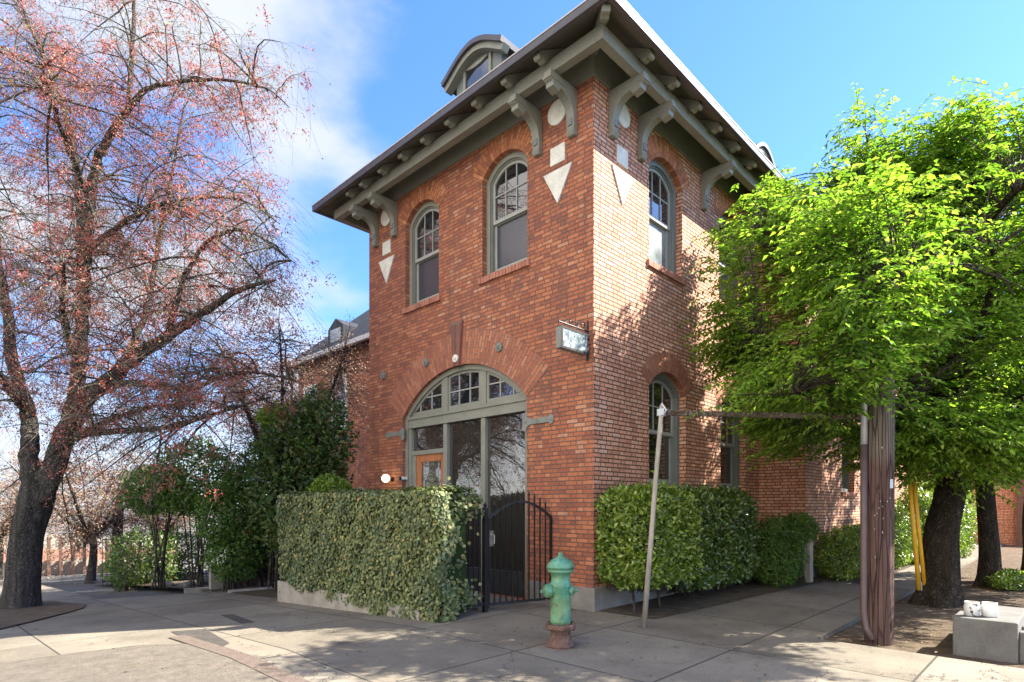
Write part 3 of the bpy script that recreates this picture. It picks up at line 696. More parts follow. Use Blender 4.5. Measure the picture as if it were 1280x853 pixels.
mb.prism(P, lambda a, b, c: tuple(Vector((0, 0, b)) + dg * a + sd * c), -.055, .055); mb.build('rafter_tail', mTrim, bld, bevel=.006)
def bracket(F, u, zf=6.93):
    P = [(0, zf), (.075, zf), (.105, zf + .05), (.085, zf + .11), (.09, zf + .24)]
    for k in range(8):
        t = k / 7 * math.pi / 2; P.append((.09 + .28 * (1 - math.cos(t)), zf + .24 + .27 * math.sin(t)))
    P += [(.40, zf + .47), (.41, zf + .44), (.55, zf + .47), (.555, zf + .53), (.60, zf + .55), (.60, zf + .675), (0, zf + .675)]
    mb = MB(); mb.prism(P, lambda a, b, c: F(u + c, b, -a), -.068, .068)
    br = mb.build('bracket', mTrim, bld, bevel=.008)
    mb = MB(); mb.box((u - .04, zf + .14, -.105), (u + .04, zf + .24, -.08), lambda a, b, c: F(a, b, c)); mb.build('bracket_block', mTrimD, br, bevel=.005)
    mb = MB(); mb.box((u - .08, zf + .56, -.62), (u + .08, zf + .60, -.30), lambda a, b, c: F(a, b, c)); mb.build('bracket_cap', mTrim, br, bevel=.006)
for u in (.36, 1.04, 4.90, 5.58): bracket(FL, u)
for u in (.43, 1.22, 3.36, 5.4): bracket(FR, u, 6.95)
# dormers with curved roofs
def dormer(F, u, w0, zb, zt, wd=.52, ov=.22, depth=2.6):
    """F(u,z,w) with w inward"""
    zs = zb + (zt - zb) * .80
    def prof(hw, top, z0):
        P = [(u - hw, z0), (u + hw, z0)]
        for k in range(15):
            t = k / 14; x = hw * (1 - 2 * t); P.append((u + x, zs + (top - zs) * math.cos(x / hw * math.pi / 2) ** .8))
        return P
    mb = MB(); mb.prism(prof(wd, zt - .12, zb), F, w0, w0 + depth); d = mb.build('dormer', mTrimD, bld)
    mb = MB(); a = prof(wd * .52, zt - .36, zb + .45); mb.ring(prof(wd * .62, zt - .29, zb + .40), a, F, w0 - .04, w0 + .02); mb.build('dormer_window_frame', mTrim, d)
    g = MB(); g.prism(a, F, w0 - .012, w0 + .01); g.build('dormer_pane', mGlass, d)
    # curved roof shell
    n = 20; top = []; bot = []
    hw = wd + ov
    for k in range(n + 1):
        t = -1 + 2 * k / n; x = hw * t; z = zs - .06 + (zt - zs + .06) * math.cos(t * math.pi / 2) ** 1.15
        top.append((u + x, z)); bot.append((u + x * .97, z - .09))
    mb = MB()
    for k in range(n): mb.prism([top[k], top[k + 1], bot[k + 1], bot[k]], F, w0 - .22, w0 + depth)
    mb.build('dormer_roof', mGutter, d)
    mb = MB(); tr = [(a, b - .095) for a, b in top]; tb = [(u + (a - u) * .92, b - .19) for a, b in top]
    for k in range(n): mb.prism([tr[k], tr[k + 1], tb[k + 1], tb[k]], F, w0 - .16, w0)
    mb.build('dormer_cornice', mTrim, d)
dormer(FL, 3.12, .62, 8.65, 10.13, wd=.62); dormer(FR, 7.5, .62, 8.55, 10.2)
# wing roof cornice
mb = MB(); mb.box((5.9, -1.35, 7.60), (24.4, -.95, 7.74)); mb.build('wing_cornice', mTrim, bld)

# ------------------------------------------------------------------ things on the facade
sg = thing('hanging_sign', 'small glazed light-box sign on an iron bracket by the brick corner', 'sign')
mb = MB(); mb.box((-.66, .055, 3.66), (-.06, .155, 3.95)); mb.build('sign_box', mIronGrey, sg, bevel=.006)
def signglass():
    M = MT('frosted_glass_tree_reflections'); n = M.noise(M.coord(), 11, 6, .75); n2 = M.noise(M.coord(), 3, 3)
    c = M.ramp(n, [(.40, (.07, .09, .10)), (.5, (.15, .19, .21)), (.62, (.42, .44, .45))]); M.base(c, .12); M.bump(n, .2, .004); return M.m  # blotches are tree reflections put into the frosted glass colour
mb = MB(); mb.box((-.63, .049, 3.685), (-.085, .056, 3.925)); mb.build('sign_glass', signglass(), sg)
mb = MB(); mb.box((-.666, .045, 3.655), (-.055, .0485, 3.685)); mb.box((-.666, .045, 3.925), (-.055, .0485, 3.955)); mb.box((-.666, .045, 3.686), (-.63, .0485, 3.924)); mb.box((-.085, .045, 3.686), (-.055, .0485, 3.924)); mb.build('sign_frame', mIron, sg)
mb = MB(); mb.tube([(-.012, .1, 3.60), (-.012, .1, 4.17)], .014, 8); mb.tube([(-.012, .1, 4.02), (-.66, .1, 4.02)], .011, 8)
for x, r, s in ((-.12, .055, 1), (-.26, .045, -1), (-.40, .04, 1), (-.53, .03, -1)):
    mb.tube([(x + r * (1 - i / 30) * math.cos(i * .42 * s), .1, 4.03 + r + r * (1 - i / 30) * math.sin(i * .42 * s)) for i in range(24)], .006, 6)
for x in (-.2, -.5): mb.tube([(x, .1, 4.02), (x, .1, 3.94)], .006, 6)
mb.build('iron_bracket', mIron, sg)
gl = thing('globe_lamp', 'lit round globe wall lamp left of the entrance on the brick', 'wall lamp')
mb = MB(); mb.lathe([(.045, -.001), (.045, -.02), (.02, -.04), (.02, -.12)], (0, 5.0, 2.05), 16, 'X'); mb.build('lamp_mount', mIron, gl, smooth=True)
M_ = MT('lit_globe'); M_.base((.8, .75, .65), .3); M_.b.inputs['Emission Color'].default_value = (1, .78, .42, 1); M_.b.inputs['Emission Strength'].default_value = 1.3
mb = MB(); mb.lathe([(max(.001, .082 * math.sin(math.pi * k / 14)), .082 * math.cos(math.pi * k / 14)) for k in range(15)], (-.17, 5.0, 2.06), 20); mb.build('globe', M_.m, gl, smooth=True)
sc = thing('security_camera', 'small black and white security camera beside the globe lamp', 'camera')
mb = MB(); mb.lathe([(.03, 0), (.03, -.02), (.012, -.03), (.012, -.07)], (.068, 4.63, 2.05), 12, 'X'); mb.lathe([(.032, 0), (.034, -.10)], (.03, 4.63, 2.05), 16, 'X'); mb.build('camera_body', mWhite, sc, smooth=False)
mb = MB(); mb.lathe([(.035, 0), (.037, -.035), (.026, -.038)], (-.07, 4.63, 2.05), 16, 'X'); mb.build('camera_lens', mIron, sc)

# ------------------------------------------------------------------ gate and railing
GY = 1.06
gt = thing('iron_gate', 'arched black iron picket gate with pointed finials by the brick wall', 'gate')
mb = MB(); x0, x1 = -1.08, -.03
def gy(x): return 1.05 - .27 * (x - x0) / (x1 - x0)
def gz(x): t = (x - x0) / (x1 - x0); return 1.30 + .27 * math.sin(math.pi * min(1, max(0, t)) * .92 + .1)
fr_ = [(x0, gy(x0), .06), (x0, gy(x0), gz(x0))] + [(x0 + (x1 - x0) * k / 16, gy(x0 + (x1 - x0) * k / 16), gz(x0 + (x1 - x0) * k / 16)) for k in range(1, 17)] + [(x1, gy(x1), .06)]
for a, b in zip(fr_[:-1], fr_[1:]): mb.obox(a, b, .032, .032)
mb.obox((x0, gy(x0), .10), (x1, gy(x1), .10), .03, .035); mb.build('gate_frame', mIron, gt)
mb = MB()
for k in range(1, 11):
    x = x0 + (x1 - x0) * k / 11; zt = gz(x) + .11
    mb.box((x - .0085, gy(x) - .0085, .09), (x + .0085, gy(x) + .0085, zt)); mb.lathe([(.009, 0), (.02, .015), (.001, .075)], (x, gy(x), zt), 8)
mb.build('gate_pickets', mIron, gt)
mb = MB(); mb.box((x0 + .01, GY - .03, .93), (x0 + .09, GY - .017, 1.15)); mb.tube([(x0 + .05, GY - .03, 1.09), (x0 + .05, GY - .08, 1.09), (x0 + .05, GY - .08, .97), (x0 + .05, GY - .03, .97)], .008, 8)
mb.build('gate_handle', simple('brushed_steel', (.55, .54, .52), .3, .9), gt)
rl = thing('iron_railing', 'black iron picket railing panel between ivy hedge and gate', 'railing')
mb = MB(); mb.box((-1.165, GY - .03, -.02), (-1.105, GY + .03, 1.46)); mb.lathe([(.04, 0), (.04, .02), (.015, .03), (.03, .06), (.001, .10)], (-1.135, GY, 1.46), 12); mb.build('railing_post', mIron, rl)
mb = MB(); mb.box((-1.93, GY - .03, -.02), (-1.87, GY + .03, 1.42)); mb.build('railing_post', mIron, rl)
mb = MB(); mb.box((-1.87, GY - .018, 1.38), (-1.165, GY + .018, 1.41)); mb.box((-1.87, GY - .018, .10), (-1.165, GY + .018, .135))
for k in range(1, 8):
    x = -1.9 + .092 * k; mb.box((x - .0075, GY - .0075, .135), (x + .0075, GY + .0075, 1.38))
mb.build('railing_pickets', mIron, rl)

# ------------------------------------------------------------------ hydrant
hy = thing('fire_hydrant', 'chipped green fire hydrant with rusty base on the sidewalk corner', 'fire hydrant')
hx, hyy = -1.96, -1.0
mb = MB(); mb.lathe([(.15, 0), (.155, .02), (.13, .05), (.105, .13), (.105, .19), (.115, .20)], (hx, hyy, 0), 28)
mb.lathe([(.162, .195), (.168, .205), (.168, .235), (.155, .245)], (hx, hyy, 0), 28)
for k in range(8):
    t = 2 * math.pi * (k + .5) / 8; mb.lathe([(.018, .18), (.018, .26), (.010, .265)], (hx + .14 * math.cos(t), hyy + .14 * math.sin(t), 0), 6)
mb.build('base_flange', mRust, hy)
mb = MB(); mb.lathe([(.118, .245), (.112, .29), (.108, .40), (.108, .62), (.118, .645), (.118, .67), (.105, .69), (.098, .74), (.11, .78), (.132, .795), (.140, .80), (.140, .822), (.132, .83)], (hx, hyy, 0), 32)
mb.build('barrel', mHyd, hy, smooth=True)
mb = MB(); mb.lathe([(.132, .83), (.147, .84), (.147, .862), (.138, .872), (.128, .895), (.100, .925), (.062, .945), (.045, .950), (.045, .96)], (hx, hyy, 0), 32, flute=.018, nf=8)
mb.build('bonnet', mHyd, hy, smooth=True)
mb = MB(); mb.lathe([(.026, .955), (.024, 1.0), (.010, 1.005)], (hx, hyy, 0), 5); mb.build('operating_nut', mHyd, hy)
def nozzle(ang, z, r, L, chain=True):
    d = Vector((math.cos(ang), math.sin(ang), 0)); c = Vector((hx, hyy, z))
    def pl(mb, prof, n):
        s = d.cross(Vector((0, 0, 1))).normalized(); up = Vector((0, 0, 1)); o = len(mb.v)
        for rr, h in prof:
            for k in range(n):
                t = 2 * math.pi * k / n; mb.v.append(tuple(c + d * h + s * rr * math.cos(t) + up * rr * math.sin(t)))
        for i in range(len(prof) - 1):
            for k in range(n): mb.f.append([o + i * n + k, o + i * n + (k + 1) % n, o + (i + 1) * n + (k + 1) % n, o + (i + 1) * n + k])
        mb.f.append([o + (len(prof) - 1) * n + k for k in range(n)])
    mb = MB(); pl(mb, [(r * 1.05, .08), (r, .10), (r, .085 + L * .45)], 20); nz_ = mb.build('nozzle', mHyd, hy, smooth=False)
    mb = MB(); pl(mb, [(r * 1.22, .085 + L * .40), (r * 1.28, .085 + L * .45), (r * 1.2, .085 + L * .8), (r * .7, .085 + L * .95), (r * .3, .085 + L)], 20); pl(mb, [(r * .34, .085 + L * .95), (r * .34, .10 + L * 1.2)], 5)
    mb.build('nozzle_cap', mHyd, nz_)
R_ = math.atan2(.697, .717)
nozzle(R_ + math.pi * .62, .60, .058, .11); nozzle(R_ - math.pi * .60, .60, .040, .075); nozzle(R_ + math.pi * .96, .59, .030, .02)
mb = MB(); a0 = R_ + math.pi * .62
cx_, cy_ = hx + .17 * math.cos(a0), hyy + .17 * math.sin(a0)
for k in range(9):
    t = k / 8; mb.lathe([(.006, -.008), (.012, 0), (.006, .008)], (cx_ - .05 * t * math.cos(a0) + .0, cy_ - .05 * t * math.sin(a0), .545 - .10 * math.sin(t * math.pi) ), 6)
mb.build('cap_chain', mRust, hy)

# ------------------------------------------------------------------ utility pole, guy strut, guy guard, block, cups
up = thing('utility_pole', 'thick brown weathered wooden utility pole with conduit, in the soil strip', 'utility pole')
px_, py_ = .86, -3.35
n = 28; mb = MB(); o = 0
for i in range(24):
    z = -.1 + i * 4.6 / 23
    for k in range(n):
        t = 2 * math.pi * k / n; r = (.144 - .005 * z / 2) * (1 + .012 * math.sin(5 * t + z) + .01 * math.sin(11 * t + .5 * z)); mb.v.append((px_ + .018 * z * .5 + r * math.cos(t), py_ - .004 * z + r * math.sin(t), z))
for i in range(23):
    for k in range(n): mb.f.append([i * n + k, i * n + (k + 1) % n, (i + 1) * n + (k + 1) % n, (i + 1) * n + k])
mb.f.append([23 * n + k for k in range(n)]); mb.build('pole_shaft', mPole, up, smooth=True)
cl = Vector((-.717, .697)) * 1; cxx, cyy = px_ - .697 * .172, py_ + .717 * .172
mb = MB(); mb.tube([(cxx + .03 * 0 - .05, cyy - .10, .0), (cxx - .02, cyy - .03, .12), (cxx, cyy, .3), (cxx + .005, cyy, 1.2), (cxx + .012, cyy, 2.2)], .038, 12); mb.build('lower_conduit', mConduitB, up, smooth=True)
mb = MB(); mb.tube([(cxx + .012, cyy, 2.2), (cxx + .022, cyy, 4.0)], .036, 12); mb.build('upper_conduit', mConduit, up, smooth=True)
mb = MB(); mb.box((px_ - .02, py_ + .12, 3.3), (px_ + .16, py_ + .26, 3.6)); mb.build('junction_box', mConduitB, up, bevel=.01)
mb = MB(); pn = Vector((-.717, -.697, 0)); pt = Vector((.697, -.717, 0))
for i_ in range(16):
    a_ = random.uniform(-.9, .9); zz = random.uniform(.9, 2.2); c_ = Vector((px_ + .009 * zz, py_ - .004 * zz, zz)) + (pn * math.cos(a_) + pt * math.sin(a_)) * .146
    mb.obox(c_ - Vector((0, 0, .008)), c_ + Vector((0, 0, .008)), .004, .004)
mb.build('staples', mConduit, up)
c_ = Vector((px_ + .016, py_ - .008, 1.75)) + (pn * math.cos(.25) + pt * math.sin(.25)) * .148
mb = MB(); mb.obox(c_ - Vector((0, 0, .05)), c_ + Vector((0, 0, .05)), .035, .003, up=pn); mb.build('metal_tag', mConduit, up)
gs = thing('sidewalk_guy_strut', 'leaning weathered grey post with long horizontal arm reaching the utility pole', 'strut')
mb = MB(); mb.tube([(-.51, -1.13, -.02), (-.40, -1.16, 1.0), (-.30, -1.18, 1.9), (-.19, -1.20, 2.78)], [.034, .031, .029, .028], 10); mb.build('post', mWood, gs, smooth=True)
mb = MB(); mb.obox((-.19, -1.20, 2.68), (.80, -3.22, 2.52), .04, .065); mb.build('arm', mBarkStrut, gs, bevel=.006)
mb = MB(); mb.box((-.235, -1.25, 2.64), (-.145, -1.15, 2.73)); mb.tube([(-.21, -1.20, 2.60), (-.21, -1.27, 2.70), (-.20, -1.20, 2.80)], .014, 6); mb.build('clamp', mConduit, gs, bevel=.01)
gg = thing('guy_wire_guard', 'bright yellow guy wire guard leaning beside the nearest dark trunk', 'guy guard')
for dx in (0, .075):
    mb = MB(); mb.tube([(4.27 + dx, -3.17 - dx * .9, .18), (4.15 + dx * .6, -3.05 - dx * .6, 2.15)], [.032, .028], 10); mb.build('guard_sleeve', mYellow, gg, smooth=True)
mb = MB(); mb.tube([(4.31, -3.20, -.08), (4.30, -3.20, .3)], .012, 6); mb.tube([(4.31, -3.2, .15), (4.12, -3.05, 2.3), (3.95, -3.0, 4.6)], .006, 6); mb.build('guy_wire', mConduit, gg)
bk = thing('concrete_block', 'low grey cast concrete block bench on the soil strip beside the pole', 'concrete block')
mb = MB(); mb.box((.80, -4.55, -.08), (1.30, -4.03, .345)); mb.build('block', mConcG, bk, bevel=.012)
mb = MB(); mb.box((1.303, -4.54, -.08), (2.35, -4.10, .30)); mb.build('rear_block', mConcG, bk, bevel=.012)
mb = MB(); mb.box((.86, -4.66, -.08), (1.0, -4.553, .25)); mb.box((1.25, -4.72, -.08), (1.40, -4.553, .25)); mb.build('block_foot', mConcG, bk, bevel=.012)
M_ = MT('scribbled_white_enamel'); nn_ = M_.noise(M_.coord(), 26, 3, .5); M_.base(M_.mix(M_.mr(nn_, .58, .61), (.62, .61, .58), (.06, .06, .07)), .4); mCup = M_.m
for lab, x, y in (('white dark-scribbled pot, left of the two on the concrete block', .99, -4.17), ('plainer white pot, right of the two on the concrete block', 1.06, -4.31)):
    cu = thing('enamel_pot', lab, 'pot', 'pair of white pots on the concrete block')
    mb = MB(); mb.lathe([(.052, .346), (.068, .352), (.070, .44), (.064, .47), (.066, .492), (.058, .492), (.056, .40)], (x, y, 0), 24); mb.build('pot_body', mCup if x < 1 else mWhite, cu, smooth=True)
    mb = MB(); mb.lathe([(.060, .478), (.055, .487), (.001, .488)], (x, y, 0), 24); mb.build('pot_filling', mSoil, cu)

# ------------------------------------------------------------------ hedges
def box_hedge(name, label, x0, x1, y0, y1, z0, z1, m, stem=None, dens=2600, L=.055, round_=.10, ragged=.08, shape='box', group=None, zt2=None, back=True):
    root = thing(name, label, 'hedge', group)
    def surf(n):
        faces = [('x', x0), ('x', x1), ('y', y0), ('z', z1)] + ([('y', y1)] if back else [])
        ar = {'x': (y1 - y0) * (z1 - z0), 'y': (x1 - x0) * (z1 - z0), 'z': (x1 - x0) * (y1 - y0)}
        P = []; Nn = []
        for k, v in faces:
            c = int(n * ar[k]); q = rng.random((c, 3)) * [x1 - x0, y1 - y0, z1 - z0] + [x0, y0, z0]
            nn = np.zeros((c, 3)); ax = 'xyz'.index(k); q[:, ax] = v; nn[:, ax] = 1 if v in (x1, y1, z1) and not (k == 'x' and v == x0) and not (k == 'y' and v == y0) else -1
            P.append(q); Nn.append(nn)
        return np.concatenate(P), np.concatenate(Nn)
    P, Nn = surf(dens); ctr = np.array([(x0 + x1) / 2, (y0 + y1) / 2, (z0 + z1) / 2]); hs = np.array([x1 - x0, y1 - y0, z1 - z0]) / 2
    q = (P - ctr) / hs; k = (np.abs(q) ** 7).sum(1) ** (1 / 7); 
    P = ctr + (P - ctr) / np.maximum(1, k ** .9)[:, None]
    lump = np.sin(P[:, 0] * 5.1 + P[:, 2] * 3) * np.sin(P[:, 1] * 4 + P[:, 2] * 6.3 + 1) * .035
    P = P + Nn * (lump + rng.normal(size=len(P)) * .042 - .015)[:, None]
    bot = (P[:, 2] < z0 + .25); P[bot, 2] += rng.random(bot.sum()) * .0 + np.abs(np.sin(P[bot, 0] * 7 + P[bot, 1] * 5)) * .12
    D = nrm(Nn * .5 + rdir(len(P)) * .8 + [0, 0, .35]); U = nrm(Nn + rdir(len(P)) * .5)
    l = L * rng.uniform(.7, 1.3, len(P))
    V1 = leaves(P, D, U, l, l * .62)
    # stray shoots
    k2 = rng.choice(len(P), max(10, int(len(P) * .035)), replace=False)
    PP = np.repeat(P[k2], 5, 0) + np.tile(np.arange(5)[:, None], (len(k2), 1)) * .022 * np.repeat(nrm(Nn[k2] + [0, 0, .6] + rdir(len(k2)) * .5), 5, 0)
    V2 = leaves(PP, nrm(np.repeat(Nn[k2], 5, 0) + rdir(len(PP))), rdir(len(PP)), L * rng.uniform(.7, 1.2, len(PP)), L * .5 * np.ones(len(PP)))
    Vt, Ft = join([V1, V2]); npmesh('foliage', Vt, Ft, m, root)
    # dark inner twig mass
    nb = 340; a = rng.random((nb, 3)) * [x1 - x0 - .1, y1 - y0 - .1, 0.0] + [x0 + .05, y0 + .05, z0 + .02]
    e = a + rng.normal(size=(nb, 3)) * .15; e[:, 2] = z0 + rng.random(nb) * (z1 - z0 - .1) + .05
    e[:, 0] = np.clip(e[:, 0], x0 + .04, x1 - .04); e[:, 1] = np.clip(e[:, 1], y0 + .04, y1 - .04)
    t = np.linspace(0, 1, 4)[None, :, None]; path = a[:, None] * (1 - t) + e[:, None] * t
    Vt, Ft = tubes(path, np.linspace(.006, .003, 4)[None].repeat(nb, 0)); npmesh('twigs', Vt, Ft, mTwigD, root)
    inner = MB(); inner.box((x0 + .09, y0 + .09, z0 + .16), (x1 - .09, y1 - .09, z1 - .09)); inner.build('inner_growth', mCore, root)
    if stem:
        for sx, sy in stem:
            mb = MB()
            for j in range(1): mb.tube([(sx + random.uniform(-.04, .04), sy + random.uniform(-.03, .03), -.04), (sx + random.uniform(-.06, .06), sy, .16), (sx + random.uniform(-.15, .15), sy + .05, z0 + .3)], [.028, .022, .016], 7)
            mb.build('stem', mTwigD, root)
    return root
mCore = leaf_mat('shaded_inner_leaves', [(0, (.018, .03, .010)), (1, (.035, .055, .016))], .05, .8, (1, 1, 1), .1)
box_hedge('clipped_hedge', 'boxy light green privet hedge on a gnarled stem at the brick corner', -.06, 1.40, -.90, -.12, .30, 1.68, mBox, [(.25, -.52), (.9, -.5)], L=.075, dens=2100)
box_hedge('clipped_hedge', 'darker glossy boxy hedge standing right of the light green privet', 1.66, 4.15, -.66, -.12, .06, 1.70, mLaurel, dens=1900, L=.078)
def shrub(name, label, blobs, m, dens=1800, L=.07, floor=0, group=None, cat='shrub', stems=None, wr=.5, core=True, minx=None):
    root = thing(name, label, cat, group); parts = []; ctr0 = Vector(blobs[0][:3])
    for (cx, cy, cz, rx, ry, rz) in blobs:
        n = int(dens * (rx * ry + rx * rz + ry * rz) * 4)
        d = rdir(n); k = rng.uniform(.70, 1.08, n) * (1 + .14 * np.sin(d[:, 0] * 6 + cx) * np.sin(d[:, 2] * 5 + d[:, 1] * 4))
        P = np.array([cx, cy, cz]) + d * k[:, None] * [rx, ry, rz]
        ok = P[:, 2] > floor + .04
        if minx is not None: ok &= ~((P[:, 0] > minx[0]) & (P[:, 1] < minx[1]))
        P, d = P[ok], d[ok]
        D = nrm(d * .6 + rdir(len(P)) * .8 + [0, 0, .1]); l = L * rng.uniform(.6, 1.3, len(P))
        parts.append(leaves(P, D, nrm(d + rdir(len(P)) * .6 + [0, 0, .4]), l, l * wr))
    Vt, Ft = join(parts); npmesh('foliage', Vt, Ft, m, root)
    mb = MB()
    for (cx, cy, cz, rx, ry, rz) in blobs:
        for j in range(9):
            e = (cx + random.uniform(-.7, .7) * rx, cy + random.uniform(-.7, .7) * ry, cz + random.uniform(-.2, .75) * rz); b = (cx + random.uniform(-.15, .15), cy + random.uniform(-.15, .15), floor - .05)
            mb.tube([b, ((b[0] * .6 + e[0] * .4), (b[1] * .6 + e[1] * .4), b[2] + (e[2] - b[2]) * .55), e], [.022, .014, .006], 6)
    mb.build('stem', mTwigD, root)
    return root
shrub('shrub', 'loose mid green shrub between the dark hedge and the concrete post', [(4.75, -.78, .62, .62, .5, .62), (5.2, -.75, .95, .35, .35, .3), (4.5, -.9, .4, .45, .4, .4)], mShrubG, 2200, .05)
shrub('shrub', 'small rounded green shrub leaning over the concrete post', [(5.45, -1.0, 1.05, .32, .34, .3)], mShrubG, 3000, .05)
ps = MB(); ps.box((5.42, -1.22, -.05), (5.6, -1.04, .86)); tag(ps.build('concrete_post', mConc, bevel=.01), 'short pale concrete post among the hedges by the sidewalk', 'post')
shrub('shrub', 'pale sunlit shrub behind the utility pole against the wing wall', [(6.6, -1.45, .45, .6, .45, .55), (7.5, -1.5, .5, .6, .45, .55), (8.5, -1.5, .5, .7, .45, .6)], mBox, 1900, .06)
shrub('shrub', 'low leafy green shrub between the yellow guard and the nearest trunk', [(9.6, -1.6, .65, .6, .5, .75), (10.6, -1.6, .7, .7, .5, .8)], mBox, 1700, .065)
shrub('shrub', 'tall pale green shrub bank between the two dark trunks', [(11.9, -1.9, .9, .8, .55, 1.15), (13.2, -2.1, 1.0, .9, .6, 1.3), (14.6, -2.2, 1.1, .9, .6, 1.5)], mBox, 1300, .08)
shrub('shrub', 'ground clump of bright leaves at the foot of the middle trunk', [(7.85, -4.05, .05, .7, .35, .20)], mBox, 3200, .06, floor=-.06)

# ivy hedge: ivy over a low wall and fence
iv = thing('ivy_hedge', 'long clipped ivy hedge over a low tan concrete wall left of the gate', 'hedge')
Y0, Y1 = .92, 5.52
def ivy(n, face):
    a, b = rng.random(n), rng.random(n)
    if face == 'front':
        y = Y0 + (Y1 - Y0) * a; zl = np.array([.30 - .30 * (1 - (t - Y0) / (Y1 - Y0)) + 0 for t in y]) * .9 - .02 + .05 * np.sin(y * 5) + .03 * np.sin(y * 13); zl = np.where(y < 1.9, -.02, zl - .12)
        z = zl + (1.70 - zl) * b; P = np.stack([np.full(n, -2.1), y, z], 1); Nn = np.tile([-1., 0, 0], (n, 1))
    elif face == 'top':
        P = np.stack([-2.1 + .62 * b, Y0 + (Y1 - Y0) * a, np.full(n, 1.70)], 1); Nn = np.tile([0., 0, 1], (n, 1))
    elif face == 'near':
        P = np.stack([-2.1 + .24 * b + .1 * np.sin(a * 12), np.full(n, Y0), a * 1.68], 1); Nn = np.tile([0., -1, 0], (n, 1))
    elif face == 'far':
        P = np.stack([-2.1 + .6 * b, np.full(n, Y1), -.1 + a * 1.8], 1); Nn = np.tile([0., 1, 0], (n, 1))
    lump = .02 * np.sin(P[:, 1] * 3.1 + P[:, 2] * 2.2) + .018 * np.sin(P[:, 1] * 9 + P[:, 2] * 7)
    P = P + Nn * (lump + rng.normal(size=n) * .022)[:, None] + rng.normal(size=(n, 3)) * .01
    return P, Nn
parts = []
for f, n in (('front', 26000), ('top', 8000), ('near', 1900), ('far', 2200)):
    P, Nn = ivy(n, f); nn = nrm(Nn + rdir(n) * .55 + [0, 0, .35]); T = rdir(n) + [0, 0, -1.1]
    parts.append(broad(P, nn, T, rng.uniform(.014, .031, n)))
# trailing ivy on the railing by the gate
for (cx, cz, n, s) in ((-1.75, 1.5, 190, .17), (-1.5, 1.55, 120, .15), (-1.85, 1.1, 130, .15), (-1.82, .75, 100, .12), (-1.72, .42, 150, .12), (-1.55, .28, 100, .11), (-1.9, .2, 160, .15)):
    P = np.stack([cx + rng.normal(size=n) * s, GY - .05 + rng.normal(size=n) * .05, cz + rng.normal(size=n) * s * .8], 1)
    parts.append(broad(P, nrm(rdir(n) * .7 + [-.4, -.7, .4]), rdir(n) + [0, 0, -.8], rng.uniform(.016, .034, n)))
Vt, Ft = join(parts); npmesh('ivy_foliage', Vt, Ft, mIvy, iv)
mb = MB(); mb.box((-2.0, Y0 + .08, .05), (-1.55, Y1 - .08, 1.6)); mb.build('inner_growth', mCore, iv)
lw = MB()
for k in range(10):
    a, b = 1.3 + (5.6 - 1.3) * k / 10, 1.3 + (5.6 - 1.3) * (k + 1) / 10; lw.add([(-2.11, a, zg(a) - .1), (-2.11, b, zg(b) - .1), (-2.11, b, .13), (-2.11, a, .13), (-1.95, a, zg(a) - .1), (-1.95, b, zg(b) - .1), (-1.95, b, .13), (-1.95, a, .13)],
        [(0, 1, 2, 3), (4, 7, 6, 5), (3, 2, 6, 7)] + ([(1, 5, 6, 2)] if k == 9 else []) + ([(0, 3, 7, 4)] if k == 0 else []))
lwo = lw.build('low_wall', mConc, None, recalc=True); tag(lwo, 'low tan concrete wall under the ivy hedge', 'wall')
st = MB(); st.box((-1.05, 1.3, -.12), (-.06, 4.66, .015)); st.build('entry_slab', mWalk)['kind'] = 'structure'

# ------------------------------------------------------------------ trees
def limb_tubes(mb, L, n=9, wob=.03):
    for pts in L:
        P = [Vector(p[:3]) for p in pts]; R = [p[3] for p in pts]; path = []; rad = []
        for i in range(len(P) - 1):
            p0, p1, p2, p3 = P[max(i - 1, 0)], P[i], P[i + 1], P[min(i + 2, len(P) - 1)]
            for k in range(6):
                t = k / 6; q = .5 * ((2 * p1) + (p2 - p0) * t + (2 * p0 - 5 * p1 + 4 * p2 - p3) * t * t + (3 * p1 - p0 - 3 * p2 + p3) * t ** 3)
                r = R[i] * (1 - t) + R[i + 1] * t; q = q + Vector((random.uniform(-1, 1), random.uniform(-1, 1), random.uniform(-.5, .5))) * min(wob, r * .35)
                path.append(q); rad.append(r)
        path.append(P[-1]); rad.append(R[-1]); mb.tube(path, rad, n)
def sample_limbs(L, step=.12, minr=0):
    out = []
    for pts in L:
        for a, b in zip(pts[:-1], pts[1:]):
            d = math.dist(a[:3], b[:3]); m = max(1, int(d / step))
            for k in range(m):
                t = k / m; out.append([a[i] * (1 - t) + b[i] * t for i in range(4)])
    return np.array(out)
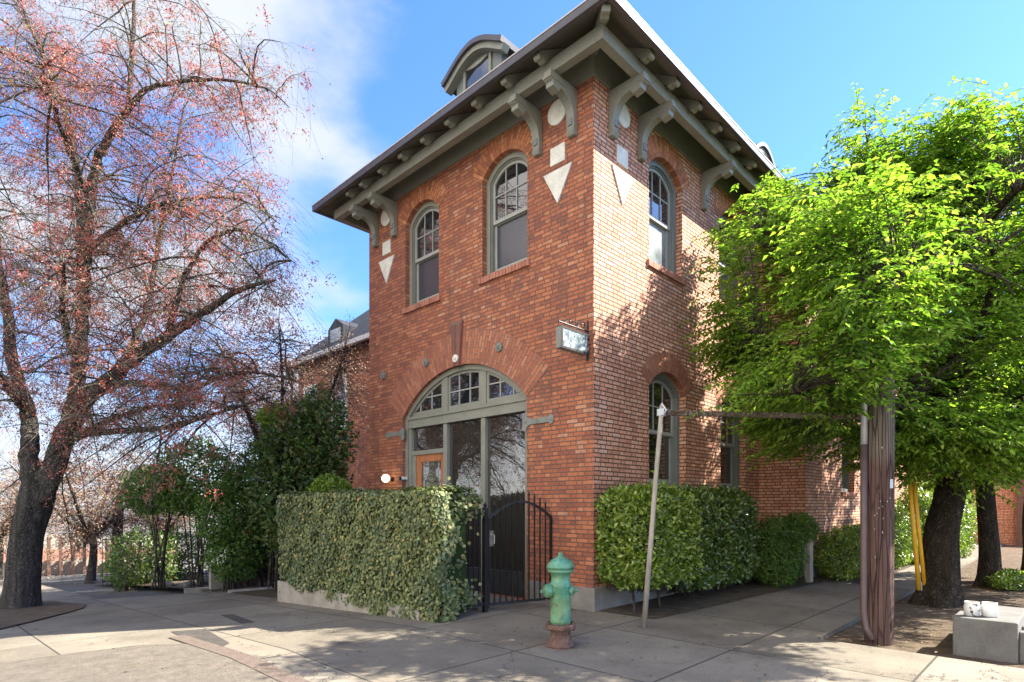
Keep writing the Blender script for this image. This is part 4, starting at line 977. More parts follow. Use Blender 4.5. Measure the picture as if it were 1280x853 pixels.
def trunk_mesh(name, pts, m, parent, n=28, flare=.35, seed=0):
    r_ = np.random.default_rng(seed); mb = MB(); P = [Vector(p[:3]) for p in pts]; K = 26
    ph = r_.random(6) * 6.28
    for i in range(K + 1):
        s = i / K * (len(P) - 1); j = min(int(s), len(P) - 2); t = s - j
        p0, p1, p2, p3 = P[max(j - 1, 0)], P[j], P[j + 1], P[min(j + 2, len(P) - 1)]
        c = .5 * ((2 * p1) + (p2 - p0) * t + (2 * p0 - 5 * p1 + 4 * p2 - p3) * t * t + (3 * p1 - p0 - 3 * p2 + p3) * t ** 3)
        r = pts[j][3] * (1 - t) + pts[j + 1][3] * t; h = c.z - P[0].z
        fl = flare * math.exp(-h / .22)
        for k in range(n):
            a = 2 * math.pi * k / n
            rr = r * (1 + fl * (.7 + .6 * math.sin(4 * a + ph[0])) + .05 * math.sin(3 * a + ph[1] + h) + .04 * math.sin(7 * a + ph[2] + 1.5 * h) + .025 * math.sin(13 * a + ph[3] - h))
            mb.v.append((c.x + rr * math.cos(a), c.y + rr * math.sin(a), c.z))
    for i in range(K):
        for k in range(n): mb.f.append([i * n + k, i * n + (k + 1) % n, (i + 1) * n + (k + 1) % n, (i + 1) * n + k])
    return mb.build(name, m, parent, smooth=True)

# --- the big red-budded tree on the left
TL = {
'A':[(-5.04, 9.56, 1.6, .22), (-4.8, 9.17, 2.63, .19), (-4.53, 8.75, 3.41, .16), (-4.1, 8.02, 4.03, .13), (-3.54, 7.01, 4.63, .10), (-3.18, 6.22, 4.97, .07), (-2.84, 5.44, 5.25, .045), (-2.54, 4.69, 5.3, .015)],
'B':[(-4.75, 9.12, 2.79, .14), (-4.52, 9.16, 4.07, .13), (-4.42, 9.21, 5.53, .115), (-4.38, 9.17, 6.8, .10), (-4.3, 8.79, 8.05, .085), (-4.17, 8.52, 8.55, .075), (-3.84, 7.9, 9.23, .055), (-3.61, 7.38, 9.36, .04), (-3.02, 6.19, 9.18, .028), (-2.51, 5.24, 8.82, .014), (-2.29, 4.72, 8.33, .006)],
'B2':[(-3.91, 8.11, 9.07, .05), (-3.83, 8.17, 10.38, .04), (-3.77, 8.26, 11.4, .03), (-3.67, 8.29, 12.59, .015)],
'C':[(-4.42, 9.21, 5.21, .09), (-4.39, 9.76, 6.65, .08), (-4.39, 10.18, 8.81, .07), (-4.63, 10.86, 10.54, .05), (-4.97, 11.49, 11.91, .035), (-5.44, 12.26, 13.32, .02)],
'D':[(-4.53, 8.75, 3.47, .09), (-4.1, 8.02, 3.78, .075), (-3.66, 6.99, 3.7, .06), (-3.36, 6.4, 3.58, .045), (-2.99, 5.58, 3.77, .03), (-2.64, 4.94, 3.75, .018), (-2.26, 4.26, 3.54, .007)],
'E':[(-4.62, 8.98, 2.86, .08), (-4.33, 8.26, 2.9, .065), (-3.66, 6.99, 2.91, .045), (-3.09, 5.98, 3.12, .03), (-2.52, 4.96, 3.38, .012)],
'F':[(-5.12, 9.64, 1.6, .19), (-5.18, 9.99, 2.66, .16), (-5.16, 10.25, 3.36, .14), (-5.29, 10.68, 4.12, .12), (-5.43, 10.82, 5.34, .10), (-5.6, 10.99, 6.98, .07), (-5.77, 11.17, 8.96, .04), (-5.88, 11.29, 10.6, .02)],
'G':[(-4.1, 8.02, 4.03, .07), (-3.59, 8.35, 5.21, .055), (-3.25, 8.58, 6.98, .045), (-3.01, 8.62, 8.41, .03), (-2.77, 8.66, 10.06, .012)],
'H':[(-4.38, 9.17, 6.6, .06), (-3.86, 7.77, 6.98, .045), (-3.36, 6.68, 7.07, .03), (-2.8, 5.54, 6.86, .018), (-2.45, 4.74, 6.29, .007)],
'I':[(-3.54, 7.01, 4.63, .06), (-3.36, 6.68, 5.61, .045), (-3.1, 6.13, 6.25, .03), (-2.71, 5.44, 6.3, .018), (-2.26, 4.55, 5.61, .006)],
'J':[(-5.16, 10.25, 3.36, .1), (-5.66, 9.48, 3.94, .08), (-6.31, 9.15, 4.48, .05), (-6.89, 8.89, 4.57, .02)],
'K':[(-4.2, 9.5, 7.6, .06), (-4.8, 8.6, 8.3, .045), (-5.2, 7.6, 8.7, .03), (-5.4, 6.9, 8.6, .012)],
'L':[(-4.5, 9.1, 4.2, .07), (-4.9, 8.2, 4.9, .05), (-5.0, 7.4, 5.4, .035), (-5.1, 6.7, 5.4, .012)],
'M':[(-4.8, 9.2, 2.7, .07), (-3.9, 9.6, 3.3, .05), (-3.1, 9.6, 3.7, .035), (-2.3, 9.3, 3.8, .012)],
}
LL = list(TL.values())
lt = thing('red_budded_tree', 'large bare tree hung with red seed clusters, thick furrowed trunk at far left', 'tree')
trunk_mesh('trunk', [(-5.32, 9.85, -.62, .30), (-5.29, 9.80, .1, .27), (-5.25, 9.76, .9, .26), (-5.14, 9.66, 1.5, .29), (-5.06, 9.58, 2.0, .27)], mBarkL, lt, seed=1)
mb = MB(); limb_tubes(mb, LL, 9); mb.build('limbs', mBarkL, lt, smooth=True)
S0 = sample_limbs(LL); S0 = S0[(S0[:, 3] < .14)]
# secondary branches
def secondary(S0, n, lmin, lmax, up=.35, r0=.022, K=7, droop=.5, bias=None):
    w_ = np.clip(.16 - S0[:, 3], .01, None) ** .7; idx = rng.choice(len(S0), n, p=w_ / w_.sum()); P0 = S0[idx, :3]
    d = rdir(n, .7); d[:, 2] += up
    if bias is not None: d += bias
    d = nrm(d); L = rng.uniform(lmin, lmax, n); t = np.linspace(0, 1, K)
    side = nrm(np.cross(d, [0, 0, 1.])) * rng.uniform(-.35, .35, n)[:, None]
    P = P0[:, None] + d[:, None] * (L[:, None] * t)[:, :, None] + side[:, None] * (L[:, None] * t ** 2)[:, :, None]
    P[:, :, 2] -= droop * L[:, None] * t ** 2
    P += np.cumsum(rng.normal(size=P.shape) * .02, 1) * (t > 0)[:, None]
    R = r0 * np.minimum(1, L / 1.5)[:, None] * (1 - .82 * t)[None] * rng.uniform(.6, 1.2, n)[:, None]
    return P, R
P2, R2 = secondary(S0, 620, .7, 2.3, .40, .020)
ok2 = P2[:, -1, 0] < -1.9 + .47 * (P2[:, -1, 1] - 4.7) + rng.normal(size=len(P2)) * .2; P2, R2 = P2[ok2], R2[ok2]
V, F = tubes(P2, R2, 4); npmesh('branches', V, F, mTwigD, lt)
S1 = np.concatenate([np.concatenate([P2[:, 2:].reshape(-1, 3), R2[:, 2:].reshape(-1, 1)], 1), S0[S0[:, 3] < .05]])
P3, R3 = secondary(S1, 11500, .25, 1.05, .12, .0058, 6, .7)
keep = (P3[:, -1, 0] < -1.45 + .47 * (P3[:, -1, 1] - 4.7) + rng.normal(size=len(P3)) * .3) & ~((P3[:, -1, 0] > -.9) & (P3[:, -1, 1] < 6.2)) & ~((P3[:, -1, 0] > -3.4) & (P3[:, -1, 2] < 3.1)) & ~((P3[:, -1, 0] > -3.0) & (P3[:, -1, 2] < 4.2) & (rng.random(len(P3)) < .6)) & (P3[:, -1, 2] > 1.35 - .2 * (P3[:, -1, 0] + 5)); P3, R3 = P3[keep], np.maximum(R3[keep], .0020)
h = int(len(P3) * .7)
V, F = tubes(P3[:h], R3[:h], 3); npmesh('twigs', V, F, mTwig, lt)
V, F = tubes(P3[h:], R3[h:], 3); npmesh('dark_twigs', V, F, mTwigD, lt)
# seed clusters
def clusters(P, n_c, per, spread, size, zmax=None):
    i = rng.integers(0, len(P), n_c); j = rng.integers(2, P.shape[1], n_c); c = P[i, j]
    q = np.repeat(c, per, 0) + rng.normal(size=(n_c * per, 3)) * spread
    return leaves(q, rdir(len(q)) + [0, 0, -.5], rdir(len(q)), rng.uniform(.6, 1.3, len(q)) * size, rng.uniform(.5, 1.1, len(q)) * size * .5)
dens_w = np.sin(P3[:, -1, 0] * 2.1 + 1) * np.sin(P3[:, -1, 1] * 1.7) * np.sin(P3[:, -1, 2] * 1.9); good = P3[dens_w > -.15]
V, F = clusters(good, 5600, 15, .052, .052); npmesh('seed_clusters', V, F, mRed, lt)
V, F = clusters(P3, 12000, 1, .03, .05); npmesh('olive_buds', V, F, mOlive, lt)

# --- right-hand street trees
def inside_building(P): return ((P[:, 1] > -.22) & (P[:, 0] < 6.3) & (P[:, 0] > -.2)) | ((P[:, 1] > -1.15) & (P[:, 0] > 5.7))
def leafy_tree(name, label, trunk, limbs, env, nclump, mat, seed, group='street trees in the soil strip', leafL=.085, per=64, fl=.6, nsolid=0):
    root = thing(name, label, 'tree', group)
    trunk_mesh('trunk', trunk, mBarkR, root, seed=seed, flare=fl)
    mb = MB(); limb_tubes(mb, limbs, 8); mb.build('limbs', mBarkR, root, smooth=True)
    SS = sample_limbs(limbs, .1); C = []
    vol = np.array([e[3] * e[4] * e[5] for e in env]); vol = vol ** .8; vol[len(env) - nsolid:] *= 2.6 if nsolid else 1; vol = vol / vol.sum()
    for e, v in zip(env, vol):
        k = int(nclump * v); d = rdir(k); r = rng.random(k) ** .42
        C.append(np.array(e[:3]) + d * r[:, None] * np.array(e[3:6]))
    C = np.concatenate(C); keepn = sum(int(nclump * v) for v in vol[:len(env) - nsolid]); gap = np.sin(C[:, 0] * 2.9 + seed) * np.sin(C[:, 1] * 3.3 + 2 * seed) + np.sin(C[:, 2] * 3.7 + C[:, 0] * 1.3 + seed) * .7; gap[keepn:] = 1; C = C[gap > -.05]; C = C[~inside_building(C) & (C[:, 2] > 1.98)]
    # connect
    D2 = ((C[:, None] - SS[None, :, :3]) ** 2).sum(-1) + np.maximum(0, SS[None, :, 2] - C[:, None, 2] + .1) * 3.0; j = D2.argmin(1); B = SS[j, :3]
    t = np.linspace(0, 1, 6)[None, :, None]; mid = (B + C) / 2 + rng.normal(size=C.shape) * .12 + [0, 0, .12]
    path = B[:, None] * (1 - t) ** 2 + 2 * mid[:, None] * t * (1 - t) + C[:, None] * t ** 2
    ln = np.linalg.norm(C - B, axis=1); R = (np.clip(.006 + .007 * ln, 0, .022))[:, None] * np.linspace(1, .3, 6)[None]
    V, F = tubes(path, R, 4); npmesh('branches', V, F, mTwigD, root)
    out = nrm((C - B) * [1, 1, .35] + rdir(len(C)) * .15); T = 6
    ang = rng.normal(size=(len(C), T)) * .75; ca, sa = np.cos(ang), np.sin(ang)
    sd = nrm(np.cross(out, [0, 0, 1.]))
    td = out[:, None] * ca[..., None] + sd[:, None] * sa[..., None]; td[..., 2] += rng.normal(size=(len(C), T)) * .18; td = nrm(td)
    tl = rng.uniform(.22, .5, (len(C), T)); K = per // T
    st_ = C[:, None] + rng.normal(size=(len(C), T, 3)) * [.12, .12, .10]
    s = (np.arange(K) + .5) / K
    P = st_[:, :, None] + td[:, :, None] * (tl[..., None] * s)[..., None]; P[..., 2] -= .10 * s ** 2
    tw = np.stack([st_, st_ + td * tl[..., None] * .5 - [0, 0, .03], st_ + td * tl[..., None] - [0, 0, .10]], 2).reshape(-1, 3, 3)
    V, F = tubes(tw, np.tile([.004, .003, .0015], (len(tw), 1)), 3); npmesh('twigs', V, F, mTwigD, root)
    sgn = np.where(np.arange(K) % 2, 1, -1)[None, None, :, None]; sdt = nrm(np.cross(td, [0, 0, 1.]))[:, :, None]
    Dl = nrm(td[:, :, None] * .7 + sdt * sgn * .8 + rng.normal(size=P.shape) * .25 + [0, 0, -.28])
    P = P.reshape(-1, 3); Dl = Dl.reshape(-1, 3); ok = ~inside_building(P + Dl * .08); P, Dl = P[ok], Dl[ok]
    Uu = nrm(rdir(len(P)) * .45 + [0, 0, 1]); l = leafL * rng.uniform(.65, 1.25, len(P))
    V, F = leaves(P, Dl, Uu, l, l * .50, .22); npmesh('foliage', V, F, mat, root)
    return root
t1 = [(4.45, -3.38, -.12, .26), (4.52, -3.42, .5, .23), (4.62, -3.42, 1.1, .225), (4.85, -3.5, 1.7, .21), (4.85, -3.5, 2.3, .19), (4.8, -3.45, 2.9, .16)]
l1 = [[(4.8, -3.45, 2.6, .15), (4.6, -3.3, 3.6, .12), (4.5, -3.2, 4.8, .09), (4.4, -3.2, 6.0, .05), (4.3, -3.1, 7.0, .02)],
      [(4.8, -3.45, 2.4, .10), (4.0, -2.9, 3.1, .08), (3.0, -2.2, 3.7, .05), (2.1, -1.5, 4.0, .02)],
      [(4.7, -3.35, 3.2, .09), (3.9, -2.4, 4.3, .06), (3.2, -1.6, 5.3, .04), (2.7, -1.1, 6.1, .015)],
      [(4.8, -3.45, 2.3, .10), (4.6, -4.3, 3.0, .08), (4.0, -5.2, 3.8, .05), (3.5, -5.8, 4.2, .02)],
      [(4.7, -3.4, 3.0, .09), (3.9, -3.9, 3.9, .06), (3.0, -4.2, 4.5, .04), (2.2, -4.2, 4.7, .015)],
      [(4.8, -3.45, 2.8, .09), (5.8, -3.3, 3.7, .06), (6.6, -2.9, 4.6, .03), (7.1, -2.6, 5.2, .012)],
      [(4.8, -3.45, 2.5, .08), (3.6, -3.3, 2.7, .05), (2.6, -3.2, 2.9, .03), (1.9, -3.0, 2.8, .012)],
      [(4.5, -3.2, 5.0, .06), (5.2, -3.8, 6.0, .04), (5.4, -3.4, 7.2, .01)], [(4.5, -3.2, 4.6, .07), (3.2, -4.4, 5.6, .05), (2.9, -5.5, 5.4, .03), (2.2, -6.0, 5.4, .012)], [(3.0, -4.2, 4.5, .035), (1.6, -3.95, 4.3, .025), (.4, -3.6, 3.9, .015), (-.1, -3.4, 3.5, .008)], [(2.6, -3.2, 2.9, .03), (1.4, -2.8, 2.95, .02), (.3, -2.6, 2.8, .012), (-.2, -2.0, 2.8, .006)], [(3.2, -1.6, 5.3, .04), (3.4, -2.3, 6.3, .025), (3.5, -2.7, 7.1, .008)]]
e1 = [(4.3, -3.3, 5.2, 2.2, 2.2, 2.2), (2.9, -2.0, 4.6, 1.5, 1.4, 1.9), (3.3, -1.7, 5.7, 1.35, 1.2, 1.1), (2.6, -1.5, 3.9, .8, .7, .8), (2.6, -3.6, 4.1, 1.5, 1.4, 1.3), (4.4, -4.9, 4.4, 1.6, 1.4, 1.7), (4.6, -3.2, 3.2, 1.6, 1.6, .9), (2.2, -3.0, 3.0, 1.1, .9, .55), (6.3, -2.9, 4.6, 1.4, 1.2, 1.7), (3.9, -1.6, 3.2, 1.2, .8, .7), (.0, -3.45, 3.45, .55, .55, .55), (.35, -3.3, 4.3, .75, .65, .65), (.15, -3.25, 2.95, .45, .4, .3), (.3, -2.6, 2.95, .4, .3, .2), (.6, -2.95, 2.75, .45, .4, .3), (.1, -2.05, 2.8, .2, .2, .13), (3.5, -2.6, 7.1, .34, .34, .75), (5.4, -3.3, 7.2, .3, .3, .6), (4.6, -2.8, 6.3, 1.3, 1.0, .8), (4.3, -3.6, 2.5, 1.9, 1.5, .55), (3.2, -3.6, 2.6, 1.0, .9, .4), (5.8, -3.7, 2.5, 1.2, 1.0, .5), (2.6, -1.0, 4.3, .7, .6, .6), (3.2, -1.2, 6.3, .6, .5, .5), (4.3, -3.6, 6.4, 1.3, 1.2, .9), (3.7, -1.35, 6.9, .45, .4, .35), (1.3, -2.0, 3.2, .4, .35, .25), (1.3, -2.4, 3.2, .6, .5, .4), (2.5, -1.9, 2.75, .8, .6, .4), (2.9, -5.9, 5.3, 1.2, 1.0, .8)]
leafy_tree('leafy_street_tree', 'nearest leafy street tree with thick leaning dark trunk behind the yellow guard', t1, l1, e1, 3300, mLeafR, 3, nsolid=20)
t2 = [(7.70, -3.72, -.12, .20), (7.66, -3.74, .5, .165), (7.55, -3.72, 1.1, .15), (7.40, -3.70, 1.8, .14), (7.30, -3.65, 2.6, .12)]
l2 = [[(7.3, -3.65, 2.5, .11), (7.4, -3.7, 3.8, .09), (7.6, -3.8, 5.2, .06), (7.6, -3.8, 6.8, .02)], [(7.3, -3.65, 2.6, .08), (6.6, -4.4, 3.8, .05), (6.0, -5.0, 4.8, .02)], [(7.3, -3.65, 2.8, .08), (8.2, -3.2, 4.0, .05), (9.0, -2.8, 5.2, .02)], [(7.4, -3.7, 3.6, .06), (6.6, -3.2, 4.8, .04), (6.0, -2.8, 5.8, .015)]]
e2 = [(7.4, -3.8, 5.2, 2.2, 2.0, 2.3), (6.3, -4.9, 4.9, 1.6, 1.4, 1.8), (7.6, -3.9, 2.9, 2.0, 1.6, .9), (8.9, -3.2, 5.2, 1.6, 1.3, 1.9), (6.6, -3.6, 6.6, 1.1, 1.2, .8), (6.8, -4.5, 2.7, 1.3, 1.0, .6)]
leafy_tree('leafy_street_tree', 'middle leafy street tree with slender dark trunk and leaves at its foot', t2, l2, e2, 1050, mLeafR2, 5, leafL=.095)
t3 = [(9.42, -4.42, -.12, .30), (9.42, -4.42, .6, .26), (9.38, -4.4, 1.4, .25), (9.2, -4.5, 2.6, .22)]
l3 = [[(9.2, -4.5, 2.4, .16), (9.0, -4.7, 4.0, .12), (8.8, -5.0, 5.6, .07), (8.7, -5.1, 7.4, .02)], [(9.2, -4.5, 2.5, .12), (8.2, -5.4, 3.8, .08), (7.4, -6.0, 5.0, .02)], [(9.2, -4.5, 2.7, .1), (10.4, -4.2, 4.2, .06), (11.4, -4.0, 5.6, .02)]]
e3 = [(8.9, -5.0, 5.2, 2.3, 1.8, 2.3), (7.6, -5.9, 4.6, 1.7, 1.4, 1.7), (9.2, -4.9, 3.0, 2.2, 1.6, 1.0), (11.2, -4.1, 5.2, 2.0, 1.5, 2.2), (9.0, -5.4, 2.7, 1.6, 1.0, .6)]
leafy_tree('leafy_street_tree', 'rightmost leafy street tree with broad dark trunk cut by the photo edge', t3, l3, e3, 950, mLeafR2, 6, leafL=.10)

# ------------------------------------------------------------------ left background
shrub('shrub', 'broad dark evergreen mass rising behind the ivy hedge against the brick wall', [(-.8, 7.5, 2.0, 1.0, .8, 1.5), (-.45, 7.1, 3.0, .65, .6, 1.0), (-1.0, 8.8, 1.5, .9, .8, 1.4), (-.2, 8.6, 3.2, .7, .7, .8), (-.9, 7.9, 3.1, .5, .5, .45)], mShrubD, 430, .12, floor=-.4, minx=(-.15, 6.1))
shrub('shrub', 'bright lime sprigs above the far end of the ivy hedge top', [(-.75, 6.15, 1.75, .45, .35, .35), (-1.1, 8.0, 3.5, .35, .35, .28)], mLime, 900, .10, floor=-.3, minx=(-.15, 6.1))
shrub('shrub', 'mid green upright shrub on stems left of the ivy hedge', [(-1.75, 8.9, 1.3, .7, .6, .8), (-1.7, 8.8, .45, .6, .5, .6)], mShrubG, 1000, .08, floor=-.45)
shrub('shrub', 'green leafy shrub crown beneath the overhanging red tree', [(-1.9, 10.6, 2.2, 1.0, .9, .9), (-2.5, 11.6, 1.9, .8, .8, .6)], mShrubG, 600, .10, floor=-.5)
shrub('shrub', 'low dark loose shrub beside the metal fence in the left garden', [(-2.2, 14.2, .0, .9, .7, .85), (-1.2, 14.8, .0, .8, .7, .8), (-2.75, 13.6, -.2, .5, .5, .5)], mShrubD, 330, .10, floor=-.8)
# garden stones and edging
for i, (x, y, s) in enumerate(((-1.9, 11.3, .18), (-1.4, 11.6, .22), (-1.0, 10.9, .2), (-2.1, 12.2, .16), (-.7, 11.9, .17))):
    bm = bmesh.new(); bmesh.ops.create_icosphere(bm, subdivisions=3, radius=s)
    for v in bm.verts: v.co *= 1 + .18 * math.sin(v.co.x * 19 + i) * math.cos(v.co.y * 17) + random.uniform(-.02, .02); v.co.z *= .55
    me = bpy.data.meshes.new('garden_stone'); bm.to_mesh(me); bm.free(); me.materials.append(mConcG); o = bpy.data.objects.new('garden_stone', me); COL.objects.link(o); o.location = (x, y, zg(y) + s * .3)
    tag(o, ('grey garden stone nearest the ivy hedge wall in the shaded bed', 'largest rough grey stone in the middle of the shaded bed', 'rounded garden stone closest to the concrete edging', 'smallest grey stone towards the dark shrub', 'rough stone in front of the low mossy retaining wall')[i], 'stone', 'stones in the shaded garden bed')
for p, q in (((-1.95, 8.45), (.6, 8.0)), ((-2.35, 10.1), (.9, 9.2))):
    mb = MB(); n = 8
    for k in range(n):
        a, b = Vector(p).lerp(Vector(q), k / n), Vector(p).lerp(Vector(q), (k + 1) / n); mb.obox((a.x, a.y, zg(a.y) + .0), (b.x, b.y, zg(b.y) + .0), .12, .12)
    mb.build('garden_edging', mConc)['kind'] = 'structure'
# timber fence behind the green shrub
mb = MB()
for k in range(22):
    x = -1.55 + k * .12; mb.box((x, 9.62, zg(9.6) - .05), (x + .105, 9.65, 1.15 + random.uniform(-.02, .02)))
tag(mb.build('board_fence', mTwigD), 'dark vertical board fence behind the green shrub', 'fence')
mb = MB(); mb.box((-1.9, 9.66, zg(9.6) - .2), (.0, 9.8, .05)); tag(mb.build('garden_wall', mConc), 'low mossy retaining wall behind the stemmed shrub', 'wall')
# iron fence with garden behind
fn = thing('garden_fence', 'thin black iron fence across the back of the left garden', 'fence')
mb = MB(); zb = -.85
for z in (zb + .12, zb + 1.35): mb.box((-2.9, 15.6, z), (1.2, 15.64, z + .035))
mb.build('rails', mIron, fn); mb = MB()
for k in range(40): mb.box((-2.9 + k * .105, 15.61, zb), (-2.885 + k * .105, 15.625, zb + 1.5))
mb.build('pickets', mIron, fn)
# far railing of dark posts in front of the salmon wall
mb = MB(); mb.add([(-4.1, 27.7, -1.9), (2.0, 26.2, -1.9), (2.0, 26.2, .0), (-4.1, 27.7, .35), (-4.1, 28.0, -1.9), (2.0, 26.5, -1.9), (2.0, 26.5, .0), (-4.1, 28.0, .35)], [(0, 1, 2, 3), (4, 7, 6, 5), (3, 2, 6, 7), (0, 3, 7, 4), (1, 5, 6, 2)])
M_ = MT('banded_stucco'); s_ = M_.n('ShaderNodeSeparateXYZ'); M_.l(M_.coord(), s_.inputs[0]); zz_ = M_.math('ADD', s_.outputs[2], M_.math('MULTIPLY', M_.noise(M_.coord(), .8, 2), .5))
M_.base(M_.mix(M_.mr(zz_, -.72, -.66), (.34, .30, .25), M_.mix(M_.mr(zz_, -.20, -.14), (.40, .22, .16), (.38, .35, .30))), .9)
tag(mb.build('stucco_wall', M_.m), 'distant salmon and cream stucco wall behind the dark fence posts', 'wall')
fp = thing('post_fence', 'row of dark rusty fence posts in front of the far stucco wall', 'fence')
for k in range(14):
    t = k / 13; x = -3.9 + 5.2 * t; y = 27.1 - 1.3 * t; mb = MB(); mb.box((x - .06, y - .06, -1.6), (x + .06, y + .06, .25 - .45 * t)); mb.build('fence_post', mRust, fp)
mb = MB(); mb.box((-1.75, 19.9, -1.3), (-1.45, 20.2, 1.55)); tag(mb.build('timber_post', mTwigD, bevel=.02), 'square dark timber post beyond the dark garden shrub', 'post')

# neighbour brick house behind on the left
nh = thing('slate_roofed_house', 'brick house with steep slate roof and white dormer behind the brick building', 'house')
hx0, hy0, hy1, he = 3.0, 10.2, 15.4, 6.55
mb = MB(); plainwall(mb, (hx0, hy0), (hx0, hy1), -2, he); plainwall(mb, (hx0, hy1), (hx0 + 9, hy1), -2, he); plainwall(mb, (hx0 + 9, hy0), (hx0, hy0), -2, he); mb.build('wall', mBrickW, nh, recalc=False)
mb = MB(); mb.add([(hx0 - .45, hy0 - .4, he), (hx0 - .45, hy1 + .4, he), (hx0 + 4.5, hy1 - 2.4, he + 4.4), (hx0 + 4.5, hy0 - .4, he + 4.4), (hx0 + 9.4, hy0 - .4, he), (hx0 + 9.4, hy1 + .4, he)], [(0, 1, 2, 3), (3, 2, 5, 4), (1, 5, 2), (0, 3, 4), (0, 4, 5, 1)])
mb.build('roof', mSlate, nh)
mb = MB(); mb.box((hx0 - .52, hy0 - .4, he - .12), (hx0 - .4, hy1 + .4, he + .02)); mb.build('gutter', mGutterL, nh)
for y in (12.4, 14.4):
    mb = MB(); mb.ring([(y - .5, 4.0), (y + .5, 4.0), (y + .5, 5.75), (y - .5, 5.75)], [(y - .38, 4.1), (y + .38, 4.1), (y + .38, 5.65), (y - .38, 5.65)], lambda u, z, w: (hx0 + w, u, z), -.06, .03); wn_ = mb.build('window', mWhite, nh)
    g = MB(); g.box((hx0 - .02, y - .38, 4.1), (hx0 - .012, y + .38, 5.65)); g.build('pane', mGlassC, wn_)
for y in (12.9,):
    mb = MB(); mb.prism([(y - .5, he + .1), (y + .5, he + .1), (y + .5, he + .95), (y, he + 1.25), (y - .5, he + .95)], lambda u, z, w: (hx0 + w, u, z), .1, 2.2); dm = mb.build('dormer', mSlate, nh)
    g = MB(); g.box((hx0 + .09, y - .34, he + .3), (hx0 + .098, y + .34, he + .9)); g.build('pane', mGlassC, dm)
# house across the side street (seen only in the storefront glass)
oh = thing('pale_green_house', 'pale green clapboard house with white windows across the side street', 'house')
mClap = simple('pale_green_clapboard', (.42, .50, .44), .7, var=.06, stretch=(1, 1, 12), sc=2)
mb = MB(); mb.box((-21, 6, -2), (-15, 15, 5.0)); mb.build('wall', mClap, oh); mb = MB(); mb.prism([(5.5, 5.0), (15.5, 5.0), (10.5, 8.2)], lambda u, z, w: (w, u, z), -21.5, -14.6); mb.build('roof', mSlate, oh)
for y in (7.2, 9.4, 11.6, 13.8):
    for z in (.2, 3.0):
        mb = MB(); mb.ring([(y - .55, z), (y + .55, z), (y + .55, z + 1.5), (y - .55, z + 1.5)], [(y - .42, z + .1), (y + .42, z + .1), (y + .42, z + 1.4), (y - .42, z + 1.4)], lambda u, zz, w: (-15 - w, u, zz), -.02, .06); wn_ = mb.build('window', mWhite, oh)
        g = MB(); g.box((-14.99, y - .42, z + .1), (-14.98, y + .42, z + 1.4)); g.build('pane', mGlass, wn_)

# background twiggy trees on the left
def twiggy(name, label, base, h, r, nb, nl, mat, size=.09, group='hazy budding trees beyond the garden'):
    root = thing(name, label, 'tree', group); x, y = base; z0 = zg(y) - .1
    trunk = [(x, y, z0, .14), (x + .1, y, z0 + h * .25, .11), (x, y + .1, z0 + h * .45, .08)]
    trunk_mesh('trunk', trunk, mBarkL, root, n=12, seed=int(abs(x) * 7))
    L = [[(x, y + .1, z0 + h * .3, .07), (x + math.cos(a) * r * .45, y + math.sin(a) * r * .45, z0 + h * .6, .045), (x + math.cos(a) * r * .8, y + math.sin(a) * r * .8, z0 + h * .85, .012)] for a in [i * 1.05 for i in range(6)]]
    mb = MB(); limb_tubes(mb, L, 6); mb.build('limbs', mTwigD, root); SS = sample_limbs(L)
    P, R = secondary(SS, nb, .5, r * .75, .25, .012, 6, .35); V, F = tubes(P, R, 3); npmesh('twigs', V, F, mTwigD, root)
    V, F = clusters(P, nl, 3, .08, size); npmesh('buds', V, F, mat, root)
    return root
twiggy('budding_tree', 'hazy dusty pink budding tree low behind the dark garden shrub', (-2.6, 19.0), 4.6, 2.6, 650, 3400, mPink)
twiggy('budding_tree', 'dusty pink budding tree beyond the far stucco wall, behind the thick trunk', (-4.6, 24.0), 5.2, 3.0, 600, 3200, mPink, .10)
twiggy('budding_tree', 'reddish budding tree in front of the slate-roofed house', (-.1, 9.6), 7.2, 2.2, 1700, 10000, mPink, .06)
twiggy('budding_tree', 'olive budding tree right of the timber post beyond the garden', (.4, 22.0), 5.0, 3.0, 600, 3200, mPink, .10)
bt = thing('pale_barked_tree', 'slim pale mottled trunk at the left edge behind the thick dark trunk', 'tree')
trunk_mesh('trunk', [(-7.35, 13.6, -.8, .26), (-7.3, 13.6, .6, .22), (-7.3, 13.5, 2.4, .2), (-7.2, 13.4, 4.6, .15)], bark('mottled_pale_bark', (.14, .15, .10), (.42, .42, .32), 5, (1, 1, .6)), bt, seed=9)
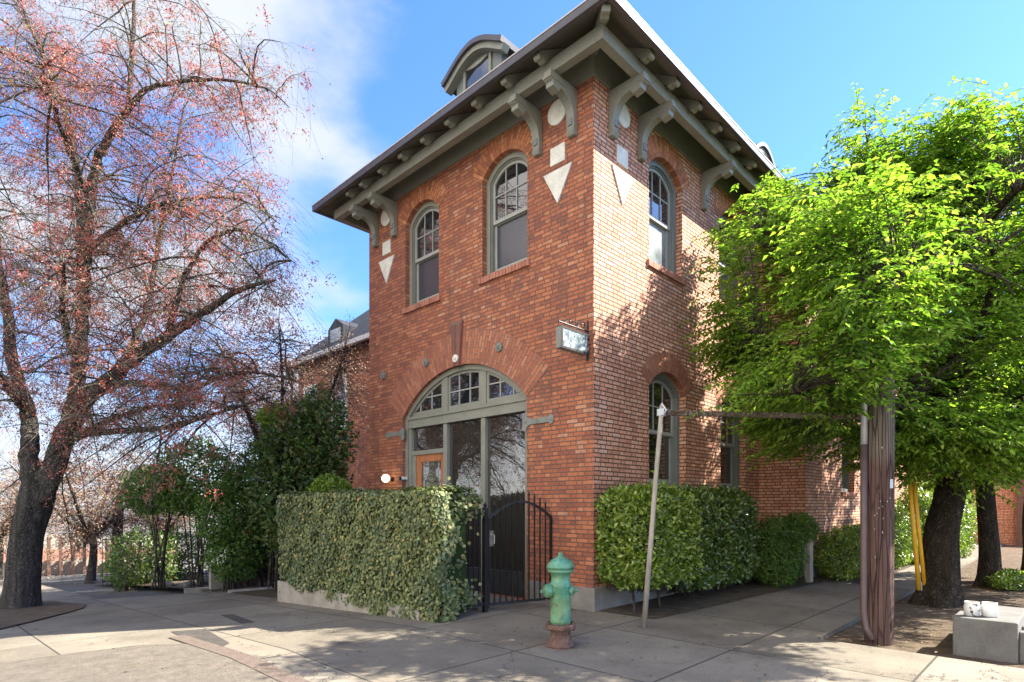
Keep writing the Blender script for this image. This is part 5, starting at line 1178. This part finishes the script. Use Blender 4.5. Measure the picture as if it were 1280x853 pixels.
LB = [[(-7.2, 13.4, 4.0, .12), (-7.0 + dx, 13.2 + dy, 6.5, .08), (-6.8 + 2 * dx, 13 + 2 * dy, 9.0, .02)] for dx, dy in ((.6, -.3), (-.8, .4), (.2, .9))]
mb = MB(); limb_tubes(mb, LB, 7); mb.build('limbs', mTwigD, bt)
P, R = secondary(sample_limbs(LB), 500, .6, 1.8, .3, .014, 6, .4); V, F = tubes(P, R, 3); npmesh('twigs', V, F, mTwig, bt); V, F = clusters(P, 1500, 5, .05, .06); npmesh('buds', V, F, mPink, bt)

# far right: red-brown gate and pillar, fallen leaves
fg = thing('far_brick_wall', 'distant pink-brown brick wall with a gate pillar between the right trunks', 'wall')
mb = MB(); plainwall(mb, (24.1, -1.5), (24.1, -9), -.1, 2.4); mb.build('wall_face', mBrickS, fg, recalc=False)
fb = thing('far_building', 'tall distant brick building closing the street at the right edge', 'building')
mb = MB(); plainwall(mb, (40, 6), (40, -40), -.1, 11); mb.build('wall', mBrickS, fb, recalc=False)
for yy in range(-38, 4, 4):
    for zz in (1.2, 5.0):
        g = MB(); g.box((39.95, yy, zz), (39.99, yy + 1.3, zz + 2.1)); g.build('window', mGlass, fb)
mb = MB(); mb.box((23.7, -3.6, -.1), (24.09, -3.2, 2.7)); mb.build('pillar', mRust, fg)
n = 900; P = np.stack([rng.uniform(.4, 12, n), rng.uniform(-5.2, -2.9, n), np.full(n, -.045)], 1)
q = 700; P2_ = np.stack([rng.uniform(-5.5, 6, q), rng.uniform(-4, 3, q), np.full(q, .012)], 1); P2_ = P2_[(P2_[:, 0] < -.1) | (P2_[:, 1] < -.1)]; P2_[:, 2] += np.array([zg(y) for y in P2_[:, 1]])
P = np.concatenate([P, P2_]); D = rdir(len(P), .1); V, F = leaves(P, D, nrm(rdir(len(P)) * .2 + [0, 0, 1]), rng.uniform(.015, .05, len(P)), rng.uniform(.01, .03, len(P)))
lf = leaf_mat('dry_leaf_litter', [(0, (.10, .06, .03)), (.6, (.22, .14, .07)), (1, (.33, .26, .14))], .1, .8)
tag(npmesh('leaf_litter', V, F, lf), 'scattered dry leaves and bits on the soil strip and sidewalk', 'leaf litter', kind='stuff')
